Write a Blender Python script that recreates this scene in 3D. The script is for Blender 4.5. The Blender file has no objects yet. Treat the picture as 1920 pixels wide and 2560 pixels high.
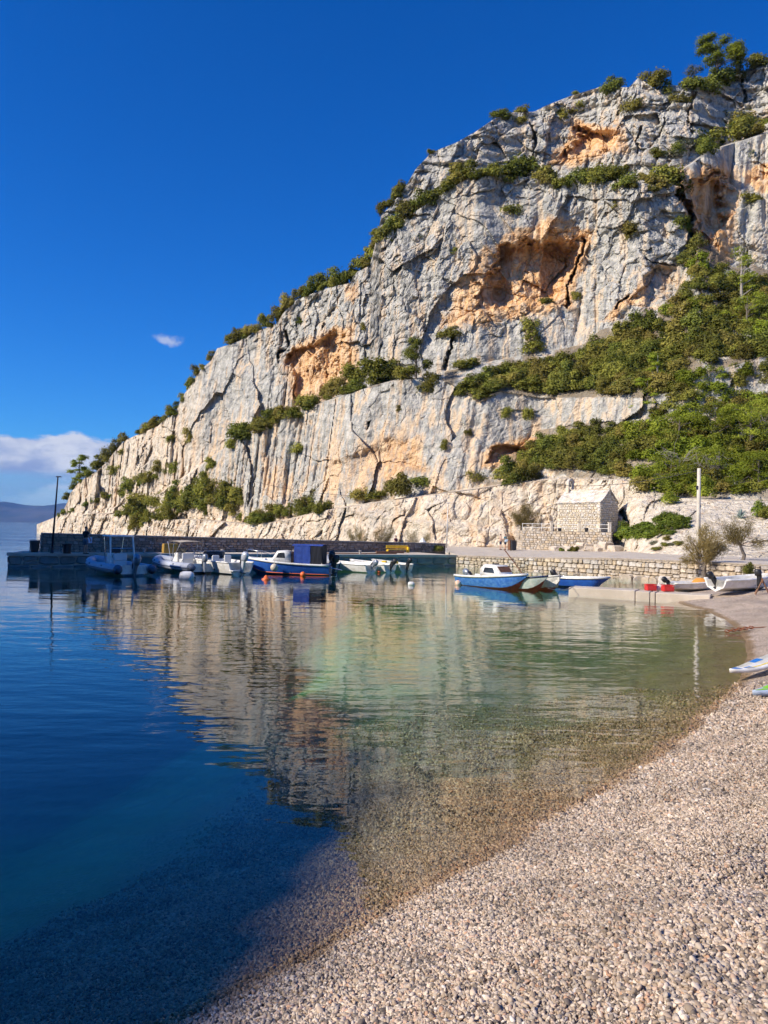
import bpy, bmesh, math, random
import numpy as np
from mathutils import Vector, Matrix, Euler

# ------------------------------------------------------------------ camera, sky, sun, exposure
sc = bpy.context.scene
F = 1923.0                       # focal length in pixels of the 1920x2560 photograph
EYE = Vector((0, 0, 2.95))
PITCH, ROLL = math.radians(1.28), math.radians(1.2)
cam_d = bpy.data.cameras.new('camera'); cam = bpy.data.objects.new('camera', cam_d)
sc.collection.objects.link(cam); sc.camera = cam
cam_d.sensor_fit = 'VERTICAL'; cam_d.sensor_height = 36.0; cam_d.lens = 36.0 * F / 2560.0
cam_d.clip_start = 0.05; cam_d.clip_end = 60000
CAMROT = Matrix.Rotation(math.pi / 2 + PITCH, 3, 'X') @ Matrix.Rotation(ROLL, 3, 'Z')
cam.matrix_world = Matrix.Translation(EYE) @ CAMROT.to_4x4()

SUN_EL = math.radians(33)
SUN_H = Vector((-0.905, -0.425, 0)).normalized()
SUN_DIR = Vector((SUN_H.x * math.cos(SUN_EL), SUN_H.y * math.cos(SUN_EL), math.sin(SUN_EL)))
world = bpy.data.worlds.new('World'); sc.world = world; world.use_nodes = True
wt = world.node_tree; wn = wt.nodes; wl = wt.links; wn.clear()
def N(nt, t, **kw):
    n = nt.nodes.new(t)
    for k, v in kw.items():
        if k == 'inp':
            for a, b in v.items(): n.inputs[a].default_value = b
        else: setattr(n, k, v)
    return n
sky = N(wt, 'ShaderNodeTexSky', sky_type='NISHITA', sun_disc=False, sun_elevation=SUN_EL,
        sun_rotation=math.atan2(SUN_H.x, SUN_H.y), altitude=0, air_density=1.0, dust_density=0.25, ozone_density=5.0)
hs = N(wt, 'ShaderNodeHueSaturation', inp={'Saturation': 1.3, 'Value': 1.0, 'Hue': 0.5})
wl.new(sky.outputs[0], hs.inputs['Color'])
tint = N(wt, 'ShaderNodeMixRGB', blend_type='MULTIPLY', inp={'Fac': 1.0, 'Color2': (0.44, 0.97, 1.52, 1)}); wl.new(hs.outputs[0], tint.inputs[1])   # the photograph's deep blue, the same all over the sky
bg = N(wt, 'ShaderNodeBackground', inp={'Strength': 0.085}); wl.new(tint.outputs[0], bg.inputs[0])
# a bank of fair-weather cloud low over the horizon, all round, and thin wisps above it
tc = N(wt, 'ShaderNodeTexCoord')
sep = N(wt, 'ShaderNodeSeparateXYZ'); wl.new(tc.outputs['Generated'], sep.inputs[0])
mp = N(wt, 'ShaderNodeMapping', inp={'Scale': (14, 14, 34), 'Location': (3.1, 1.7, 0.2)}); wl.new(tc.outputs['Generated'], mp.inputs[0])
cn = N(wt, 'ShaderNodeTexNoise', inp={'Scale': 1.0, 'Detail': 5, 'Roughness': 0.55}); wl.new(mp.outputs[0], cn.inputs['Vector'])
mp2 = N(wt, 'ShaderNodeMapping', inp={'Scale': (5, 5, 60)}); wl.new(tc.outputs['Generated'], mp2.inputs[0])
cn2 = N(wt, 'ShaderNodeTexNoise', inp={'Scale': 1.0, 'Detail': 2}); wl.new(mp2.outputs[0], cn2.inputs['Vector'])
def MATH(nt, op, a, b=None, clamp=False):
    n = nt.nodes.new('ShaderNodeMath'); n.operation = op; n.use_clamp = clamp
    for i, v in enumerate((a, b)):
        if v is None: continue
        if isinstance(v, (int, float)): n.inputs[i].default_value = v
        else: nt.links.new(v, n.inputs[i])
    return n.outputs[0]
def MR(nt, v, a, b, c=0.0, d=1.0, smooth=True):
    n = nt.nodes.new('ShaderNodeMapRange'); n.interpolation_type = 'SMOOTHSTEP' if smooth else 'LINEAR'
    nt.links.new(v, n.inputs[0])
    for i, x in zip((1, 2, 3, 4), (a, b, c, d)): n.inputs[i].default_value = x
    return n.outputs[0]
el = sep.outputs['Z']
top = MATH(wt, 'ADD', el, MATH(wt, 'MULTIPLY', MATH(wt, 'SUBTRACT', cn.outputs[0], 0.5), -0.075))
bank = MATH(wt, 'MULTIPLY', MR(wt, top, 0.104, 0.094), MR(wt, MATH(wt, 'ADD', el, MATH(wt, 'MULTIPLY', MATH(wt, 'SUBTRACT', cn2.outputs[0], 0.5), 0.09)), 0.028, 0.062, 0.5, 1.0))
bank = MATH(wt, 'MULTIPLY', bank, 0.92)
# small wisp
wdir = None
def px_dir(px, py):
    return CAMROT @ Vector(((px - 960) / F, -(py - 1280) / F, -1.0))
def at(px, py, depth):            # photograph pixel -> world point at that distance along Y
    d = px_dir(px, py); return EYE + d * (depth / d.y)
def G(px, py, z=0.0):             # photograph pixel -> world point on the level z
    d = px_dir(px, py); return EYE + d * ((z - EYE.z) / d.z)
def at_np(px, py, depth):
    R = np.array(CAMROT); v = np.stack([(px - 960) / F, -(py - 1280) / F, -np.ones_like(px)], -1) @ R.T
    return np.array(EYE) + v * (depth / v[..., 1])[..., None]

wd = px_dir(418, 850).normalized()
wsub = N(wt, 'ShaderNodeVectorMath', operation='SUBTRACT'); wl.new(tc.outputs['Generated'], wsub.inputs[0]); wsub.inputs[1].default_value = wd
wmap = N(wt, 'ShaderNodeMapping', inp={'Rotation': (0, math.radians(24), 0), 'Scale': (60, 60, 150)}); wl.new(wsub.outputs[0], wmap.inputs[0])
wlen = N(wt, 'ShaderNodeVectorMath', operation='LENGTH'); wl.new(wmap.outputs[0], wlen.inputs[0])
wno = N(wt, 'ShaderNodeTexNoise', inp={'Scale': 70.0, 'Detail': 3}); wl.new(tc.outputs['Generated'], wno.inputs['Vector'])
wisp = MR(wt, MATH(wt, 'ADD', wlen.outputs['Value'], MATH(wt, 'MULTIPLY', MATH(wt, 'SUBTRACT', wno.outputs[0], 0.5), 2.6)), 1.15, 0.1, 0.0, 0.55)
cmask = MATH(wt, 'MAXIMUM', bank, wisp)
ccol = N(wt, 'ShaderNodeMixRGB', inp={'Color1': (0.33, 0.42, 0.72, 1), 'Color2': (0.80, 0.83, 0.95, 1)})
lum = MATH(wt, 'ADD', MR(wt, el, 0.035, 0.1, 0.0, 0.55), MR(wt, cn.outputs[0], 0.42, 0.68, -0.2, 0.75))
wl.new(MATH(wt, 'MULTIPLY', lum, 1.0, True), ccol.inputs[0])
bg2 = N(wt, 'ShaderNodeBackground', inp={'Strength': 0.72}); wl.new(ccol.outputs[0], bg2.inputs[0])
mixw = N(wt, 'ShaderNodeMixShader'); wl.new(cmask, mixw.inputs[0]); wl.new(bg.outputs[0], mixw.inputs[1]); wl.new(bg2.outputs[0], mixw.inputs[2])
wo = N(wt, 'ShaderNodeOutputWorld'); wl.new(mixw.outputs[0], wo.inputs[0])

sun_d = bpy.data.lights.new('sun', 'SUN'); sun = bpy.data.objects.new('sun', sun_d); sc.collection.objects.link(sun)
sun_d.energy = 5.0; sun_d.angle = math.radians(0.53); sun_d.color = (1.0, 0.90, 0.76)
sun.rotation_euler = SUN_DIR.to_track_quat('Z', 'Y').to_euler(); sun.location = (-30, -20, 60)
sc.view_settings.view_transform = 'Standard'; sc.view_settings.look = 'None'
sc.view_settings.exposure = 0.3; sc.view_settings.gamma = 1.0; sc.view_settings.use_curve_mapping = False
sc.cycles.max_bounces = 6; sc.cycles.diffuse_bounces = 3; sc.cycles.glossy_bounces = 3; sc.cycles.transmission_bounces = 3
sc.cycles.transparent_max_bounces = 12; sc.cycles.volume_bounces = 0
sc.cycles.caustics_reflective = False; sc.cycles.caustics_refractive = False
sc.cycles.use_denoising = True
sc.cycles.use_adaptive_sampling = True; sc.cycles.adaptive_threshold = 0.03; sc.cycles.adaptive_min_samples = 12

# ------------------------------------------------------------------ helpers
random.seed(7); RNG = np.random.default_rng(7); C = sc.collection
def tag(o, label=None, cat=None, group=None, kind=None):
    if label: o['label'] = label
    if cat: o['category'] = cat
    if group: o['group'] = group
    if kind: o['kind'] = kind
    return o
def link(o, parent=None):
    C.objects.link(o)
    if parent is not None: o.parent = parent
    return o
def empty(name, loc=(0, 0, 0), rz=0.0, label=None, cat=None, group=None):
    o = bpy.data.objects.new(name, None); o.empty_display_size = 0.2
    o.location = loc; o.rotation_euler = (0, 0, rz); link(o)
    return tag(o, label, cat, group)
def mesh_obj(name, verts, faces, m, parent=None, smooth=False):
    me = bpy.data.meshes.new(name); me.from_pydata([tuple(v) for v in verts], [], faces); me.update()
    if m: me.materials.append(m)
    if smooth: me.polygons.foreach_set('use_smooth', [True] * len(me.polygons))
    return link(bpy.data.objects.new(name, me), parent)
def grid_mesh(name, V, m, parent=None, smooth=True, attrs=None):
    r, c = V.shape[:2]; me = bpy.data.meshes.new(name)
    me.vertices.add(r * c); me.vertices.foreach_set('co', V.reshape(-1).astype(np.float32))
    i = np.arange((r - 1) * (c - 1)); a = (i // (c - 1)) * c + i % (c - 1)
    q = np.stack([a, a + 1, a + c + 1, a + c], -1).astype(np.int32)
    n = len(q); me.loops.add(n * 4); me.loops.foreach_set('vertex_index', q.reshape(-1))
    me.polygons.add(n); me.polygons.foreach_set('loop_start', np.arange(n, dtype=np.int32) * 4)
    me.polygons.foreach_set('use_smooth', np.full(n, smooth)); me.update(calc_edges=True)
    for k, v in (attrs or {}).items():
        me.attributes.new(k, 'FLOAT', 'POINT').data.foreach_set('value', v.reshape(-1).astype(np.float32))
    me.materials.append(m); return link(bpy.data.objects.new(name, me), parent)
class MB:
    """collects shapes into one mesh"""
    def __init__(s): s.v = []; s.f = []
    def add(s, vs, fs, M=None):
        o = len(s.v)
        s.v += [tuple((M @ Vector(v)) if M is not None else v) for v in vs]
        s.f += [tuple(i + o for i in f) for f in fs]; return s
    def box(s, c, d, M=None, taper=1.0, bev=0.0):
        x, y, z = d[0] / 2, d[1] / 2, d[2] / 2
        if bev <= 0:
            vs = [(c[0] + a * x * (taper if k > 0 else 1), c[1] + b * y * (taper if k > 0 else 1), c[2] + k * z) for k in (-1, 1) for a, b in ((-1, -1), (1, -1), (1, 1), (-1, 1))]
            return s.add(vs, [(3, 2, 1, 0), (4, 5, 6, 7), (0, 1, 5, 4), (1, 2, 6, 5), (2, 3, 7, 6), (3, 0, 4, 7)], M)
        rings = []
        for zz, ins in ((-z, bev), (-z + bev, 0), (z - bev, 0), (z, bev)):
            tp = 1 if zz < 0 else taper; X = x * tp - ins; Y = y * tp - ins; b = min(bev, X * .5, Y * .5)
            rings.append([(c[0] + p, c[1] + q, c[2] + zz) for p, q in ((-X + b, -Y), (X - b, -Y), (X, -Y + b), (X, Y - b), (X - b, Y), (-X + b, Y), (-X, Y - b), (-X, -Y + b))])
        return s.loft(rings, True, True, M)
    def loft(s, rings, closed=True, caps=True, M=None):
        n = len(rings[0]); vs = [p for r in rings for p in r]; fs = []
        for i in range(len(rings) - 1):
            for j in range(n if closed else n - 1):
                k = (j + 1) % n; fs.append((i * n + j, i * n + k, (i + 1) * n + k, (i + 1) * n + j))
        if caps and closed: fs.append(tuple(range(n - 1, -1, -1))); fs.append(tuple(range((len(rings) - 1) * n, len(rings) * n)))
        return s.add(vs, fs, M)
    def tube(s, pts, r, n=6, M=None, flat=1.0):
        pts = [Vector(p) for p in pts]; rr = r if isinstance(r, (list, tuple)) else [r] * len(pts); rings = []
        for i, p in enumerate(pts):
            t = (pts[min(i + 1, len(pts) - 1)] - pts[max(i - 1, 0)]).normalized()
            u = t.cross(Vector((0, 0, 1)) if abs(t.z) < .95 else Vector((1, 0, 0))).normalized(); w = t.cross(u)
            rings.append([tuple(p + (u * math.cos(a) + w * math.sin(a) * flat) * rr[i]) for a in [2 * math.pi * k / n for k in range(n)]])
        return s.loft(rings, True, True, M)
    def lathe(s, prof, c=(0, 0, 0), n=12, M=None):
        return s.loft([[(c[0] + r * math.cos(2 * math.pi * k / n), c[1] + r * math.sin(2 * math.pi * k / n), c[2] + z) for k in range(n)] for r, z in prof], True, True, M)
    def build(s, name, m, parent=None, smooth=False):
        return mesh_obj(name, s.v, s.f, m, parent, smooth)

# numpy noise
PERM = np.random.default_rng(3).permutation(256); PERM = np.concatenate([PERM, PERM]).astype(np.int64)
RV = np.random.default_rng(4).random(256) * 2 - 1; RJ = np.random.default_rng(5).random((256, 3))
def hsh(ix, iy, iz): return PERM[PERM[PERM[ix & 255] + (iy & 255)] + (iz & 255)]
def vnoise(p):
    i = np.floor(p).astype(np.int64); f = p - i; f = f * f * f * (f * (f * 6 - 15) + 10); o = 0
    for dx in (0, 1):
        wx = f[..., 0] if dx else 1 - f[..., 0]
        for dy in (0, 1):
            wy = f[..., 1] if dy else 1 - f[..., 1]
            for dz in (0, 1):
                wz = f[..., 2] if dz else 1 - f[..., 2]
                o = o + wx * wy * wz * RV[hsh(i[..., 0] + dx, i[..., 1] + dy, i[..., 2] + dz)]
    return o
def fbm(p, octv=4, gain=0.5):
    o, a = 0, 1.0
    for k in range(octv): o = o + a * vnoise(p * (2.0 ** k) + 17.3 * k); a *= gain
    return o
def voro(p):
    i = np.floor(p).astype(np.int64); f1 = np.full(p.shape[:-1], 9.0); f2 = f1.copy(); cid = np.zeros(p.shape[:-1], np.int64); vec = np.zeros_like(p)
    for dx in (-1, 0, 1):
        for dy in (-1, 0, 1):
            for dz in (-1, 0, 1):
                h = hsh(i[..., 0] + dx, i[..., 1] + dy, i[..., 2] + dz)
                q = (i + np.array([dx, dy, dz])) + RJ[h] - p; d = np.sqrt((q * q).sum(-1))
                n1 = d < f1; f2 = np.where(n1, f1, np.minimum(f2, d)); cid = np.where(n1, h, cid); f1 = np.where(n1, d, f1); vec = np.where(n1[..., None], q, vec)
    return f1, f2, cid, vec
def sstep(a, b, x): t = np.clip((x - a) / (b - a), 0, 1); return t * t * (3 - 2 * t)
def poly_sdf(X, Y, poly):
    """distance to a polygon, positive inside"""
    P = np.array(poly, float); d = np.full(X.shape, 1e9); ins = np.zeros(X.shape, bool)
    for k in range(len(P)):
        a, b = P[k], P[(k + 1) % len(P)]; e = b - a
        t = np.clip(((X - a[0]) * e[0] + (Y - a[1]) * e[1]) / (e @ e), 0, 1)
        d = np.minimum(d, np.hypot(X - a[0] - t * e[0], Y - a[1] - t * e[1]))
        c = (a[1] > Y) != (b[1] > Y)
        ins ^= c & (X < (b[0] - a[0]) * (Y - a[1]) / (b[1] - a[1] + 1e-12) + a[0])
    return np.where(ins, d, -d)
def line_dist(X, Y, pts):
    P = np.array(pts, float); d = np.full(X.shape, 1e9)
    for k in range(len(P) - 1):
        a, b = P[k], P[k + 1]; e = b - a; t = np.clip(((X - a[0]) * e[0] + (Y - a[1]) * e[1]) / (e @ e), 0, 1)
        d = np.minimum(d, np.hypot(X - a[0] - t * e[0], Y - a[1] - t * e[1]))
    return d

# ------------------------------------------------------------------ materials
MATS = {}
def mat(name, col, rough=0.6, metal=0.0, var=0.0, scale=3.0, bump=0.0, bscale=20.0, col2=None, rnd=0.0, spec=0.5, coat=0.0):
    if name in MATS: return MATS[name]
    m = bpy.data.materials.new(name); m.use_nodes = True; nt = m.node_tree; b = nt.nodes['Principled BSDF']
    b.inputs['Roughness'].default_value = rough; b.inputs['Metallic'].default_value = metal; b.inputs['Specular IOR Level'].default_value = spec
    b.inputs['Coat Weight'].default_value = coat
    c = tuple(col) + (1,); c2 = tuple(col2) + (1,) if col2 else tuple(x * (1 - var) for x in col) + (1,)
    geo = nt.nodes.new('ShaderNodeTexCoord')
    n = N(nt, 'ShaderNodeTexNoise', inp={'Scale': scale, 'Detail': 6, 'Roughness': 0.6}); nt.links.new(geo.outputs['Object'], n.inputs['Vector'])
    mx = N(nt, 'ShaderNodeMixRGB', inp={'Color1': c, 'Color2': c2}); nt.links.new(MR(nt, n.outputs[0], 0.36, 0.66), mx.inputs[0])
    out = mx.outputs[0]
    if rnd:
        oi = nt.nodes.new('ShaderNodeObjectInfo'); h = N(nt, 'ShaderNodeHueSaturation')
        nt.links.new(MR(nt, oi.outputs['Random'], 0, 1, 1 - rnd, 1 + rnd, False), h.inputs['Value'])
        r2 = MATH(nt, 'FRACT', MATH(nt, 'MULTIPLY', oi.outputs['Random'], 17.31))
        nt.links.new(MR(nt, r2, 0, 1, 0.55, 1.35, False), h.inputs['Saturation'])
        nt.links.new(out, h.inputs['Color']); out = h.outputs[0]
    nt.links.new(out, b.inputs['Base Color'])
    if bump:
        n2 = N(nt, 'ShaderNodeTexNoise', inp={'Scale': bscale, 'Detail': 5, 'Roughness': 0.65}); nt.links.new(geo.outputs['Object'], n2.inputs['Vector'])
        bp = N(nt, 'ShaderNodeBump', inp={'Strength': 1.0, 'Distance': bump}); nt.links.new(n2.outputs[0], bp.inputs['Height']); nt.links.new(bp.outputs[0], b.inputs['Normal'])
    MATS[name] = m; return m

def cliff_material():
    m = bpy.data.materials.new('limestone'); m.use_nodes = True; nt = m.node_tree; L = nt.links; b = nt.nodes['Principled BSDF']
    b.inputs['Roughness'].default_value = 0.92; b.inputs['Specular IOR Level'].default_value = 0.2
    g = nt.nodes.new('ShaderNodeNewGeometry'); P = g.outputs['Position']
    def noise(sx, sy, sz, detail=6, rough=0.6, off=0):
        mp = N(nt, 'ShaderNodeMapping', inp={'Scale': (sx, sy, sz), 'Location': (off, off, off)}); L.new(P, mp.inputs[0])
        n = N(nt, 'ShaderNodeTexNoise', inp={'Scale': 1.0, 'Detail': detail, 'Roughness': rough}); L.new(mp.outputs[0], n.inputs['Vector']); return n.outputs[0]
    def mix(f, a, c):
        x = nt.nodes.new('ShaderNodeMixRGB')
        if isinstance(f, float): x.inputs[0].default_value = f
        else: L.new(f, x.inputs[0])
        for i, v in ((1, a), (2, c)):
            if isinstance(v, tuple): x.inputs[i].default_value = v + (1,)
            else: L.new(v, x.inputs[i])
        return x.outputs[0]
    def attr(nm):
        a = nt.nodes.new('ShaderNodeAttribute'); a.attribute_name = nm; return a.outputs['Fac']
    n_big = noise(.09, .09, .09, 3); n_st = noise(.75, .75, .045, 2, .6, 3); n_st2 = noise(1.9, 1.9, .10, 1, .6, 9); n_f = noise(.9, .9, .9, 3, .7, 5)
    grey = mix(MR(nt, n_f, .34, .66), (.34, .33, .29), (.55, .52, .45))
    grey = mix(MR(nt, n_st, .50, .62, 0, .75), grey, (.64, .50, .34))
    grey = mix(MR(nt, n_st2, .54, .68, 0, .62), grey, (.225, .22, .215))
    grey = mix(MR(nt, n_st2, .34, .26, 0, .55), grey, (.66, .61, .54))
    pale = mix(MR(nt, n_f, .33, .66), (.50, .425, .32), (.73, .645, .515))
    pale = mix(MR(nt, n_st, .56, .7, 0, .4), pale, (.48, .30, .19))
    pale = mix(MR(nt, n_big, .56, .68, 0, .35), pale, (.36, .335, .30))
    org = mix(MR(nt, n_f, .34, .68), (.57, .30, .115), (.74, .50, .27))
    org = mix(MR(nt, n_st, .50, .64, 0, .6), org, (.72, .56, .38))
    org = mix(MR(nt, n_st2, .58, .70, 0, .45), org, (.235, .14, .085))
    pf = MATH(nt, 'ADD', attr('pale'), MATH(nt, 'MULTIPLY', MATH(nt, 'SUBTRACT', n_big, .5), .8))
    c = mix(MR(nt, pf, .3, .7), grey, pale)
    of = MATH(nt, 'ADD', attr('orange'), MATH(nt, 'MULTIPLY', MATH(nt, 'SUBTRACT', n_st, .5), 1.1))
    of = MATH(nt, 'ADD', of, MATH(nt, 'MULTIPLY', MATH(nt, 'SUBTRACT', n_f, .5), .5))
    c = mix(MR(nt, of, .36, .86), c, org)
    c = mix(MATH(nt, 'MULTIPLY', attr('soil'), .85), c, (.20, .155, .10))
    L.new(c, b.inputs['Base Color'])
    vz = N(nt, 'ShaderNodeMapping', inp={'Scale': (.9, .9, 1.5)}); L.new(P, vz.inputs[0])
    wv = N(nt, 'ShaderNodeTexNoise', inp={'Scale': .5, 'Detail': 3}); L.new(P, wv.inputs['Vector'])
    vv = N(nt, 'ShaderNodeTexVoronoi', feature='DISTANCE_TO_EDGE', inp={'Scale': 1.0}); 
    va = N(nt, 'ShaderNodeVectorMath', operation='ADD'); L.new(vz.outputs[0], va.inputs[0]); L.new(wv.outputs['Color'], va.inputs[1]); L.new(va.outputs[0], vv.inputs['Vector'])
    crk = MR(nt, vv.outputs['Distance'], 0.0, 0.07, 0.0, 1.0)
    h = MATH(nt, 'ADD', MATH(nt, 'MULTIPLY', noise(.8, .8, .8, 3, .68, 1), 1.5), MATH(nt, 'MULTIPLY', crk, 0.10))
    h = MATH(nt, 'ADD', h, MATH(nt, 'MULTIPLY', n_st2, .28))
    bp = N(nt, 'ShaderNodeBump', inp={'Strength': 0.7, 'Distance': 0.6}); L.new(h, bp.inputs['Height']); L.new(bp.outputs[0], b.inputs['Normal'])
    return m
M_CLIFF = cliff_material()

# ------------------------------------------------------------------ the cliff
T = lambda *p: (np.array([a for a, _ in p], float), np.array([b for _, b in p], float))
def IT(x, t): return np.interp(x, t[0], t[1])
NX, NY = 900, 580
cx = np.linspace(92, 2260, NX)
HY = 1323 + math.tan(ROLL) * (cx - 960)
SIL = T((92,1323),(130,1300),(159,1275),(167,1259),(176,1233),(197,1205),(239,1180),(269,1153),(281,1136),(311,1102),(336,1090),(395,1065),(412,1048),(437,1035),(459,988),(480,955),(501,926),(529,900),(543,871),(587,857),(645,828),(693,808),(707,784),(741,750),(808,722),(876,707),(886,683),(924,664),(944,587),(953,538),(971,520),(1006,478),(1024,449),(1041,420),(1081,380),(1139,357),(1191,328),(1232,299),(1272,281),(1336,279),(1365,264),(1423,241),(1498,218),(1573,218),(1596,194),(1643,226),(1683,212),(1730,222),(1770,212),(1828,192),(1886,171),(1920,157),(2260,40))
def smooth1(a, k):
    ker = np.hanning(k + 2)[1:-1]; ker /= ker.sum(); p = np.pad(a, k // 2, mode='edge'); return np.convolve(p, ker, 'valid')[:len(a)]
ysil = IT(cx, SIL)
D0 = IT(cx, T((92,206),(300,166),(500,138),(700,120),(900,108),(1100,99),(1250,97),(1310,96),(1450,94),(1530,86),(1600,71),(1700,60),(1760,55),(1920,50),(2260,44)))
z0 = IT(cx, T((92,-1.2),(900,-1.0),(1050,0.2),(1120,0.55),(2260,0.6)))
y0 = HY + (EYE.z - z0) * F / D0
y1 = IT(cx, T((92,1323),(160,1296),(220,1285),(300,1285),(400,1298),(500,1300),(640,1312),(720,1300),(800,1278),(950,1255),(1100,1235),(1240,1215),(1400,1195),(1560,1200),(1700,1245),(1920,1255),(2260,1260)))
D1 = IT(cx, T((92,207),(300,170),(500,142),(700,124),(900,112),(1000,107),(1100,104),(1250,101),(1350,99),(1450,95),(1600,88),(1700,84),(1760,82),(1920,78),(2260,70)))
y1b = y1 - 3; D1b = D1 + IT(cx, T((92,.3),(300,3),(500,6),(700,6),(1000,4),(1200,4),(1500,3),(1920,4)))
y1c = np.where(cx < 1200, y1b - 1, IT(cx, T((1200,1210),(1250,1160),(1350,1075),(1450,1060),(1610,1045),(1700,1035),(1920,1015),(2260,1000))))
D1c = D1b + IT(cx, T((1200,.1),(1250,2.5),(1350,6),(1450,7.5),(1600,7.5),(1700,9),(1920,12)))
y2 = IT(cx, T((92,1322.5),(200,1281),(300,1268),(400,1235),(480,1180),(577,1111),(625,1079),(750,1025),(910,972),(982,953),(1078,943),(1127,960),(1200,1005),(1250,978),(1350,995),(1510,993),(1609,995),(1700,975),(1760,935),(1920,890),(2260,850)))
y2 = np.minimum(y2, y1c - 1)
D2 = D1c + (y1c - y2) * D1c / F * .27
y2b = np.where(cx < 1080, y2 - 4, IT(cx, T((1080,938),(1127,925),(1295,890),(1456,862),(1500,826),(1600,790),(1690,735),(1725,640),(1745,600),(1830,645),(1920,675),(2260,720))))
D2b = D2 + IT(cx, T((92,.1),(300,2),(480,5),(700,8),(1000,9),(1127,9),(1250,10),(1350,10),(1456,12),(1600,14),(1690,17),(1745,20),(1830,24),(1920,22),(2260,20)))
y3 = IT(cx, T((92,0),(940,0),(941,612),(960,594),(1018,542),(1105,484),(1163,449),(1249,434),(1365,449),(1481,449),(1597,455),(1666,470),(1700,430),(1770,378),(1920,330),(2260,250)))
y3 = np.maximum(y3, ysil + 3); y3 = np.minimum(y3, y2b - 1)
D3 = D2b + (y2b - y3) * D2b / F * .2
y3b = y3 - 2; D3b = D3 + IT(cx, T((92,.1),(940,.2),(1000,3),(1100,6),(1300,8),(1600,8),(1920,7)))
D4 = D3b + np.maximum(y3b - ysil, 0) * D3b / F * .3
ys = np.stack([y0, y1, y1b, y1c, y2, y2b, y3, y3b, ysil]); ds = np.stack([D0, D1, D1b, D1c, D2, D2b, D3, D3b, D4])
ds = np.stack([smooth1(a, 17) for a in ds])
for k in range(1, len(ys)): ys[k] = np.minimum(ys[k], ys[k - 1] - .05)
tt = np.linspace(0, 1, NY)[:, None]
Yp = ys[0] + (ys[-1] - ys[0]) * tt; Xp = np.broadcast_to(cx, Yp.shape).copy(); Dp = np.empty_like(Yp)
for j in range(NX): Dp[:, j] = np.interp(-Yp[:, j], -ys[:, j], ds[:, j])
B0 = at_np(Xp, Yp, Dp)
# warp so that the drawn edges are not straight
wq = np.stack([Xp, Yp, 0 * Xp], -1) / 60.0
Xw = Xp + 15 * fbm(wq, 5, .62) ; Yw = Yp + 13 * fbm(wq + 40, 5, .62)
rec = np.zeros_like(Xp); orange = np.zeros_like(Xp)
def alcove(poly, depth, edge=7, soft_bottom=60, col=1.0, cpad=8):
    global rec, orange
    s = poly_sdf(Xw, Yw, poly); yb = max(p[1] for p in poly)
    xr = max(p[0] for p in poly); xl = min(p[0] for p in poly)
    e = edge * (1 + 5 * np.clip((Xw - xl) / (xr - xl), 0, 1) ** 2)
    rec = np.maximum(rec, depth * sstep(0, 1, s / e) * np.clip((yb - Yw) / soft_bottom, 0, 1) ** .8 * (.8 + .35 * vnoise(wq * 1.3 + 3)))
    orange = np.maximum(orange, col * sstep(-cpad * 5, cpad, s))
def stain(poly, col=.8, pad=22):
    global orange
    orange = np.maximum(orange, col * sstep(-pad, pad, poly_sdf(Xw, Yw, poly)))
def slot(pts, depth, w):
    global rec
    ww = w * (.75 + .55 * vnoise(wq * 3.1 + 11)); rec = np.maximum(rec, .7 * depth * (1 - sstep(.1, 1.0, line_dist(Xw, Yw, pts) / ww)))
alcove([(1158,795),(1195,735),(1225,680),(1252,618),(1300,600),(1375,604),(1462,582),(1445,642),(1428,705),(1418,760),(1375,775),(1310,775),(1245,770),(1195,800)], 5.6, 8, 90)
stain([(1090,800),(1140,720),(1200,620),(1255,590),(1300,560),(1420,545),(1480,570),(1470,660),(1440,780),(1330,800),(1180,830),(1110,830)], .8, 20)
slot([(1458,596),(1440,650),(1428,710),(1424,770)], 5.0, 8)
alcove([(1395,395),(1440,335),(1460,322),(1530,318),(1545,345),(1530,380),(1480,388)], 4.5, 8, 30)
stain([(1370,400),(1440,310),(1560,300),(1590,390),(1500,410)], .7, 18)
slot([(1343,300),(1340,340),(1336,395)], 4.0, 6); slot([(1612,320),(1606,360),(1600,380)], 3.0, 6); slot([(1868,210),(1871,260)], 3.0, 5); slot([(1730,250),(1735,330)], 2.5, 7)
slot([(1560,230),(1552,290)], 1.8, 5); slot([(1668,300),(1655,345)], 2.0, 5)
alcove([(1725,455),(1745,440),(1800,436),(1815,430),(1818,470),(1828,560),(1832,640),(1790,640),(1748,590),(1728,540)], 4.0, 10, 90, 1.0, 14)
slot([(1700,435),(1708,480),(1718,520),(1726,570),(1735,620)], 8.0, 15)
stain([(1690,420),(1730,420),(1760,480),(1730,560),(1700,520)], .9, 12); stain([(1855,420),(1960,400),(1960,480),(1870,480)], .8, 14)
alcove([(1735,450),(1770,428),(1815,430),(1800,448),(1765,456)], 4.0, 5, 12)
alcove([(733,872),(800,848),(890,830),(885,890),(872,945),(840,965),(790,985),(735,1010),(728,950)], 3.2, 8, 90, .85, 10)
slot([(708,830),(712,870),(706,915)], 4.0, 9); slot([(738,880),(735,930),(728,1000)], 3.0, 8)
stain([(860,720),(905,690),(915,740),(885,790)], .7, 14); stain([(560,900),(650,870),(690,960),(620,1080),(560,1080)], .42, 30); stain([(505,1040),(600,1030),(590,1110),(520,1140)], .5, 30)
alcove([(815,1145),(870,1135),(895,1120),(960,1115),(1000,1080),(1045,1075),(1060,1140),(1095,1170),(1080,1190),(990,1215),(900,1230),(830,1235)], 1.3, 20, 90, .62, 16)
slot([(925,1050),(918,1080)], 2.0, 6)
alcove([(1222,1160),(1240,1115),(1290,1108),(1345,1100),(1340,1140),(1290,1150),(1245,1170)], 3.5, 7, 40, 1.0, 8)
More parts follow.
